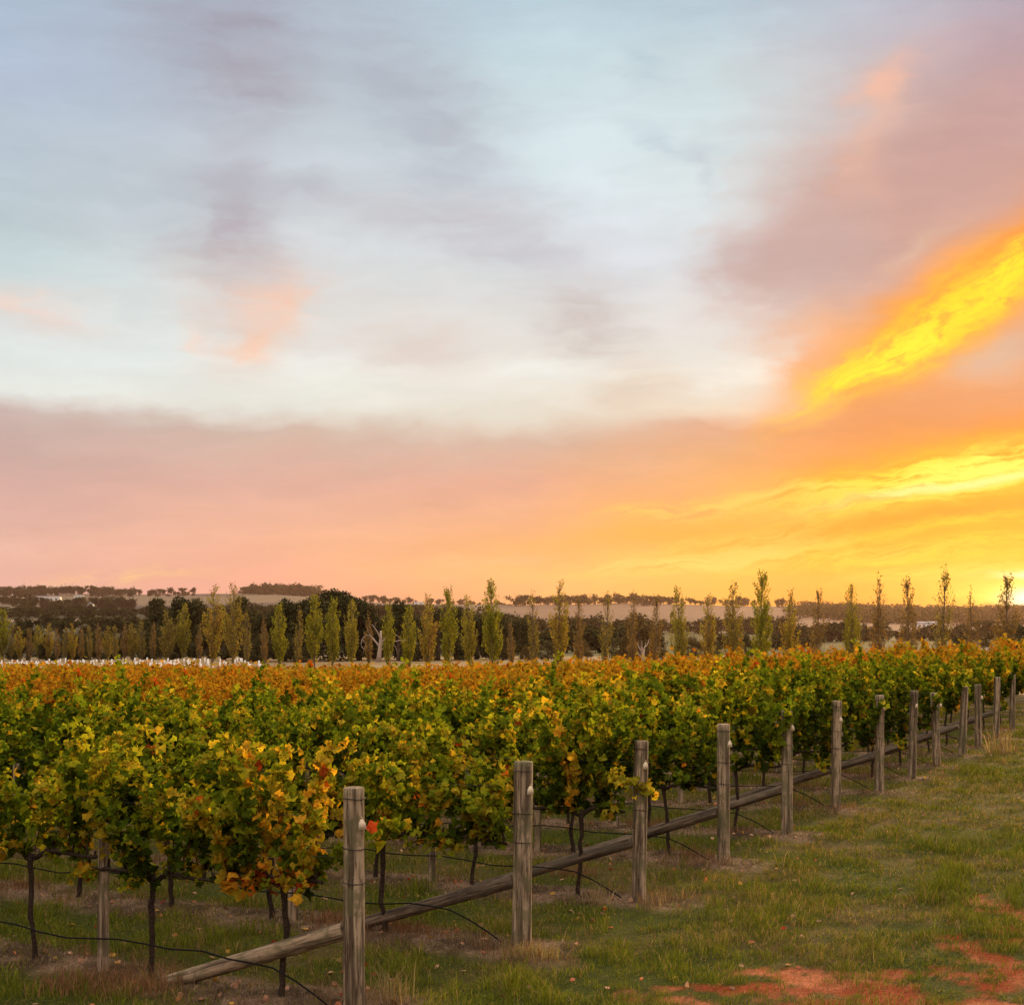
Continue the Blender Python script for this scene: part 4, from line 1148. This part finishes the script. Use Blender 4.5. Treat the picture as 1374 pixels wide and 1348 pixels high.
for n, (px, d, ty, k, wd) in enumerate(brown):
    x, y = on_ray(px, d); z = z1(x, y); h = HC - z + (HY - ty) / F * d
    place_tree('brown_tree', bk_[k], x, y, h, 10.0, tr.uniform(0, 6.28),
               '%s brownish spreading tree, %s from the left behind the right-hand poplars' % ('tall' if ty < 840 else 'low', nth(sorted([q[0] for q in brown]).index(px) + 1)),
               'tree', 'brownish trees behind the right-hand poplars', wd)

# the bleached dead tree
def dead_tree():
    d = 246; x, y = on_ray(509, d); z = z1(x, y); k = d / F
    base = -(HY - 888); e = empty('dead_tree', (x, y, z)); tag(e, 'bleached white dead tree with twisting bare branches between the poplars', 'tree')
    def p(px, py, dy=0): return ((px - 509) * k, dy, (888 - py) * k)
    b = Buf(); b.tube([p(508, 889), p(509, 878), p(510, 866), p(511, 856), p(511, 846)], [.5, .36, .30, .24, .14], 8); b.build('trunk', M['dead_wood'], e, True)
    for pts, r0 in (([p(510,868), p(503,860,.4), p(497,853,.8), p(490,852,1), p(485,858,1.2), p(483,866,1.3), p(488,872,1.2)], .26),
                    ([p(511,858), p(508,850,-.5), p(504,843,-.8), p(500,837,-1)], .24),
                    ([p(512,862), p(518,854,.6), p(528,849,1), p(536,856,1.2)], .20),
                    ([p(512,864), p(524,862,-.5), p(536,859,-1), p(552,858,-1.3), p(562,864,-1.5)], .22),
                    ([p(510,874), p(515,868,.4), p(530,866,.8), p(533,878,.8)], .14),
                    ([p(485,858,1.2), p(490,864,1), p(486,878,1)], .10),
                    ([p(497,853,.8), p(492,846,.8), p(494,838,1)], .12)):
        n = len(pts); r0 *= .62; s = np.linspace(0, n - 1, n * 3); P = np.stack([np.interp(s, np.arange(n), np.array(pts)[:, c]) for c in range(3)], 1)
        b = Buf(); b.tube(P, np.linspace(r0, r0 * .3, len(P)), 6); b.build('branch', M['dead_wood'], e, True)
dead_tree()
def pale_tree(px, by, ty, d, label):
    x, y = on_ray(px, d); z = z1(x, y); k = d / F; e = empty('bare_tree', (x, y, z)); tag(e, label, 'tree')
    r = np.random.default_rng(px); H = HC - z + (HY - ty) / F * d
    b = Buf(); b.tube([(0, 0, -.3), (.1, 0, H * .3), (-.1, 0, H * .6)], [.25, .18, .1], 7); b.build('trunk', M['dead_wood'], e, True)
    for _ in range(7):
        a = r.uniform(0, 6.28); L = H * r.uniform(.3, .55); z0 = H * r.uniform(.2, .55)
        b = Buf(); b.tube([(0, 0, z0), (L * .4 * math.cos(a), L * .4 * math.sin(a), z0 + L * .35), (L * .6 * math.cos(a), L * .6 * math.sin(a), z0 + L * .8)], [.10, .06, .02], 5); b.build('branch', M['dead_wood'], e, True)
pale_tree(862, 885, 850, 190, 'pale bare tree in front of the tall brownish tree')
pale_tree(1325, 880, 848, 150, 'pale bare twiggy tree at the right below the sunset')

# white guards of the new planting
gb = Buf()
th = np.arange(8) / 8 * 2 * np.pi
for z0_, z1_, r_ in ((0, .85, .085),):
    gb.tube([(0, 0, 0), (0, 0, .4), (.01, 0, 1.0)], [.12, .115, .125], 8); gb.tube([(.12, 0, -.1), (.12, 0, 1.0)], .018, 4)
gmesh = gb.mesh('tree_guard', M['guard'], False)
gr_ = np.random.default_rng(44); cnt = 0
for line in range(5):
    d = 196 + line * 14
    for px in np.arange(-10 + line * 3, 352 - line * 6, 7.2):
        if gr_.random() < .26 + .0014 * max(0, px - 150): continue
        dd_ = d + gr_.uniform(-2, 2) - px * .02; x, y = on_ray(px + gr_.uniform(-1.6, 1.6), dd_)
        o = link('tree_guard', gmesh, None, (x, y, z1(x, y)), gr_.uniform(0, 6))
        o.rotation_euler = (gr_.normal(0, .05), gr_.normal(0, .05), 0); o.scale = (1, 1, gr_.uniform(.8, 1.15))
        tag(o, 'white plastic guard round a seedling in the young planting beyond the vines', 'tree guard', 'white tree guards beyond the vineyard'); cnt += 1

# ------------------------------------------------------------------ far trees
class FarKind:
    def __init__(s, seed, w, col, tall=False):
        r = np.random.default_rng(seed); b = Buf()
        b.tube([(0, 0, -.5), (0, 0, 6)], [.35, .2], 5, (.10, .07, .05, 2))
        for k in range(9):
            c = np.array([r.normal(0, w * .45), r.normal(0, w * .45), r.uniform(3.2 if tall else 1.6, 8.6)])
            b.tube([(0, 0, 2.0), c * .7 + np.array([0, 0, .5]), c], [.2, .12, .05], 4, (.10, .07, .05, 2)); cluster_leaves(b, c, 70, w * .22, 1.0, 1.1, np.array(col) * r.uniform(.75, 1.25), r)
        s.arr = (np.concatenate(b.V), np.concatenate(b.T), np.concatenate(b.C)); s.me = b.mesh('far_tree', M['dark_leaf'])
fk = [FarKind(i, w, c, tl) for i, (w, c, tl) in enumerate([(5.5,DK,0),(4.2,DK2,0),(6.5,DK2,0),(3.8,DK,1),(5.0,DK2,1)])]
fr_ = np.random.default_rng(88)
def far_tree(px, d, h, label, group, wide=1.0, k=None):
    x, y = on_ray(px, d); s = h / 10.0
    o = link('far_tree', fk[fr_.integers(5) if k is None else k].me, None, (x, y, z1(x, y)), fr_.uniform(0, 6.28)); o.scale = (s * wide, s * wide, s)
    tag(o, label, 'tree', group); return o
def ridge(px0, px1, step, d, h, label, group, gap=.15, wide=1.0, jd=60):
    px = px0
    while px < px1:
        if fr_.random() > gap: far_tree(px + fr_.uniform(-step, step) * .4, d + fr_.uniform(-jd, jd), h * fr_.uniform(.6, 1.2), label, group, wide)
        px += step * fr_.uniform(.7, 1.3)
ridge(45, 112, 3.5, 4400, 26, 'tiny dark tree on the crest above the far hillside sheds', 'trees on the crest above the sheds', .05, 1.1, 100)
ridge(122, 180, 3.5, 4300, 28, 'tiny dark tree in the crest clump right of the sheds', 'trees in the crest clump right of the sheds', .05, 1.1, 100)
ridge(180, 215, 7, 4300, 16, 'tiny tree on the ridge falling towards the evergreen belt', 'trees on the falling ridge', .2, 1, 100)
ridge(490, 690, 6, 4300, 18, 'tiny hazy tree on the ridge behind the middle poplars', 'trees on the middle ridge', .35, 1.2, 200)
ridge(690, 900, 4.5, 3000, 18, 'tiny dark tree on the skyline above the tan hillside', 'trees on the skyline of the tan hill', .15, 1.2, 100)
ridge(900, 1060, 7, 3000, 17, 'tiny scattered tree on the skyline left of the sunset woods', 'scattered trees on the right skyline', .3, 1.1, 100)
ridge(600, 860, 5, 1150, 13, 'dark tree in the hedge line below the tan hillside', 'trees in the hedge line below the tan hill', .05, 1.4, 50)
ridge(860, 1060, 7, 1250, 13, 'dark tree in the broken hedge below the right-hand hillside', 'trees in the broken right hedge', .15, 1.4, 50)
ridge(1035, 1374, 7.5, 900, 10.5, 'round dark tree along the far edge of the pale green field', 'trees along the pale green field', .15, 1.3, 40)
ridge(700, 860, 9, 480, 7, 'low dark bush at the near edge of the green slope', 'bushes below the green slope', .2, 1.5, 60)
ridge(950, 1100, 12, 520, 5, 'low dark bush in the pale field at right', 'bushes in the pale field', .35, 1.6, 50)
def far_wood():
    b = Buf(); r = np.random.default_rng(55); P = []; S = []; C = []
    for _ in range(2600):
        px = r.uniform(1050, 1430); d = r.uniform(1950, 3050)
        if px < 1120 and r.random() > (px - 1050) / 70: continue
        x, y = on_ray(px, d); z = z1(x, y); h = r.uniform(8, 15); m = 34
        q = r.normal(0, 1, (m, 3)); q /= np.linalg.norm(q, axis=1)[:, None]
        P.append(np.array([x, y, z + h * .55]) + q * np.array([h * .45, h * .45, h * .45])); S.append(r.uniform(1.4, 3.2, m))
        c = np.array(DK2) * r.uniform(.7, 1.5); C.append(np.concatenate([c[None] * r.uniform(.7, 1.3, (m, 1)), np.full((m, 1), 2.)], 1))
    P = np.concatenate(P); n = len(P)
    place_leaves(b, P, r.normal(0, 1, (n, 3)), r.normal(0, 1, (n, 3)), np.concatenate(S), np.concatenate(C), 0, r)
    o = b.build('far_woodland', M['dark_leaf']); tag(o, 'dark wooded hillside under the setting sun at right', 'woodland', kind='stuff')
far_wood()

def wood_line(spans, label):
    b = Buf()
    for px0, px1, step, d, h, wide, jd in spans:
        px = px0
        while px < px1:
            V, T, C = fk[fr_.integers(5)].arr; x, y = on_ray(px + fr_.uniform(-2, 2), d + fr_.uniform(-jd, jd)); s = h * fr_.uniform(.55, 1.2) / 10
            a = fr_.uniform(0, 6.28); ca, sa = math.cos(a), math.sin(a)
            W = np.stack([(V[:, 0] * ca - V[:, 1] * sa) * s * wide + x, (V[:, 0] * sa + V[:, 1] * ca) * s * wide + y, V[:, 2] * s + z1(x, y)], 1)
            b.add(W, T, C); px += step * fr_.uniform(.6, 1.4)
    o = b.build('far_woodland', M['dark_leaf']); tag(o, label, 'woodland', kind='stuff')
wood_line([(-12, 48, 2.4, 4400, 24, 1.5, 250), (330, 452, 2.6, 4600, 30, 1.4, 250), (200, 262, 4, 4300, 18, 1.3, 250), (20, 180, 4.5, 2500, 17, 1.3, 250), (-12, 30, 4, 2900, 15, 1.3, 150)], 'hazy woods on the far left ridge and its slope')
wood_line([(-10, 345, 13, 760, 7.5, 1.4, 60), (-10, 330, 15, 1000, 7, 1.5, 60), (-8, 345, 3.6, 1650, 9, 1.6, 150), (300, 620, 3.6, 1500, 13, 1.5, 200)], 'dark scrubby woods in the valley at the left')
# farm buildings far off
def shed(name, px, d, w, dp, h, rise, label, cat='farm building', group=None, win=0, rz=0):
    x, y = on_ray(px, d); z = z1(x, y); e = empty(name, (x, y, z), rz); tag(e, label, cat, group)
    b = Buf(); b.box(-w / 2, w / 2, -dp / 2, dp / 2, -4, h); b.build('wall', M['wall'], e)
    b = Buf(); o = .6; y0, y1 = -dp / 2 - o, dp / 2 + o; X0, X1 = -w / 2 - o, w / 2 + o; zz = h + .01
    V = [(X0,y0,zz),(X1,y0,zz),(X1,y1,zz),(X0,y1,zz),(X0,0,h+rise),(X1,0,h+rise)]
    b.add(V, [(0,1,5),(0,5,4),(3,4,5),(3,5,2),(0,4,3),(1,2,5),(0,2,1),(0,3,2)]); b.build('roof', M['roof'], e)
    for k in range(win):
        b = Buf(); cx = -w / 2 + w * (k + .5) / win; b.box(cx - w / win * .2, cx + w / win * .2, -dp / 2 - .12, -dp / 2 - .02, .8, h * .72); b.build('door', M['dark'], e)
shed('farm_shed', 64, 3300, 56, 22, 6, 3, 'long white shed on the far left hillside', win=5)
shed('farm_shed', 106, 3500, 20, 14, 6, 3, 'small white shed right of the long shed on the far left hillside', win=2)
shed('farm_shed', 122, 2700, 10, 8, 5, 2, 'tiny white hut below the far hillside sheds', win=1)
shed('farm_shed', 562, 3600, 22, 14, 7, 3, 'pale farm building on the ridge right of the second dark dome', win=2)
shed('farmhouse', 1236, 1700, 9, 8, 4, 2.5, 'left small white farmhouse below the dark woods at right', 'house', None, 2)
shed('farmhouse', 1250, 1720, 12, 8, 4, 2.5, 'right small white farmhouse below the dark woods at right', 'house', None, 2, .2)

# ------------------------------------------------------------------ haze
def haze():
    b = Buf(); b.box(-6500, 6500, -600, 7600, -110, 175)
    m, t, o = mat_new('haze'); p = t.new('ShaderNodeVolumePrincipled')
    p.inputs['Color'].default_value = (.90, .56, .44, 1); p.inputs['Density'].default_value = .000032; p.inputs['Anisotropy'].default_value = .62
    t.l.new(p.outputs[0], o.inputs['Volume'])
    ob = b.build('haze', m); tag(ob, kind='stuff')
haze()
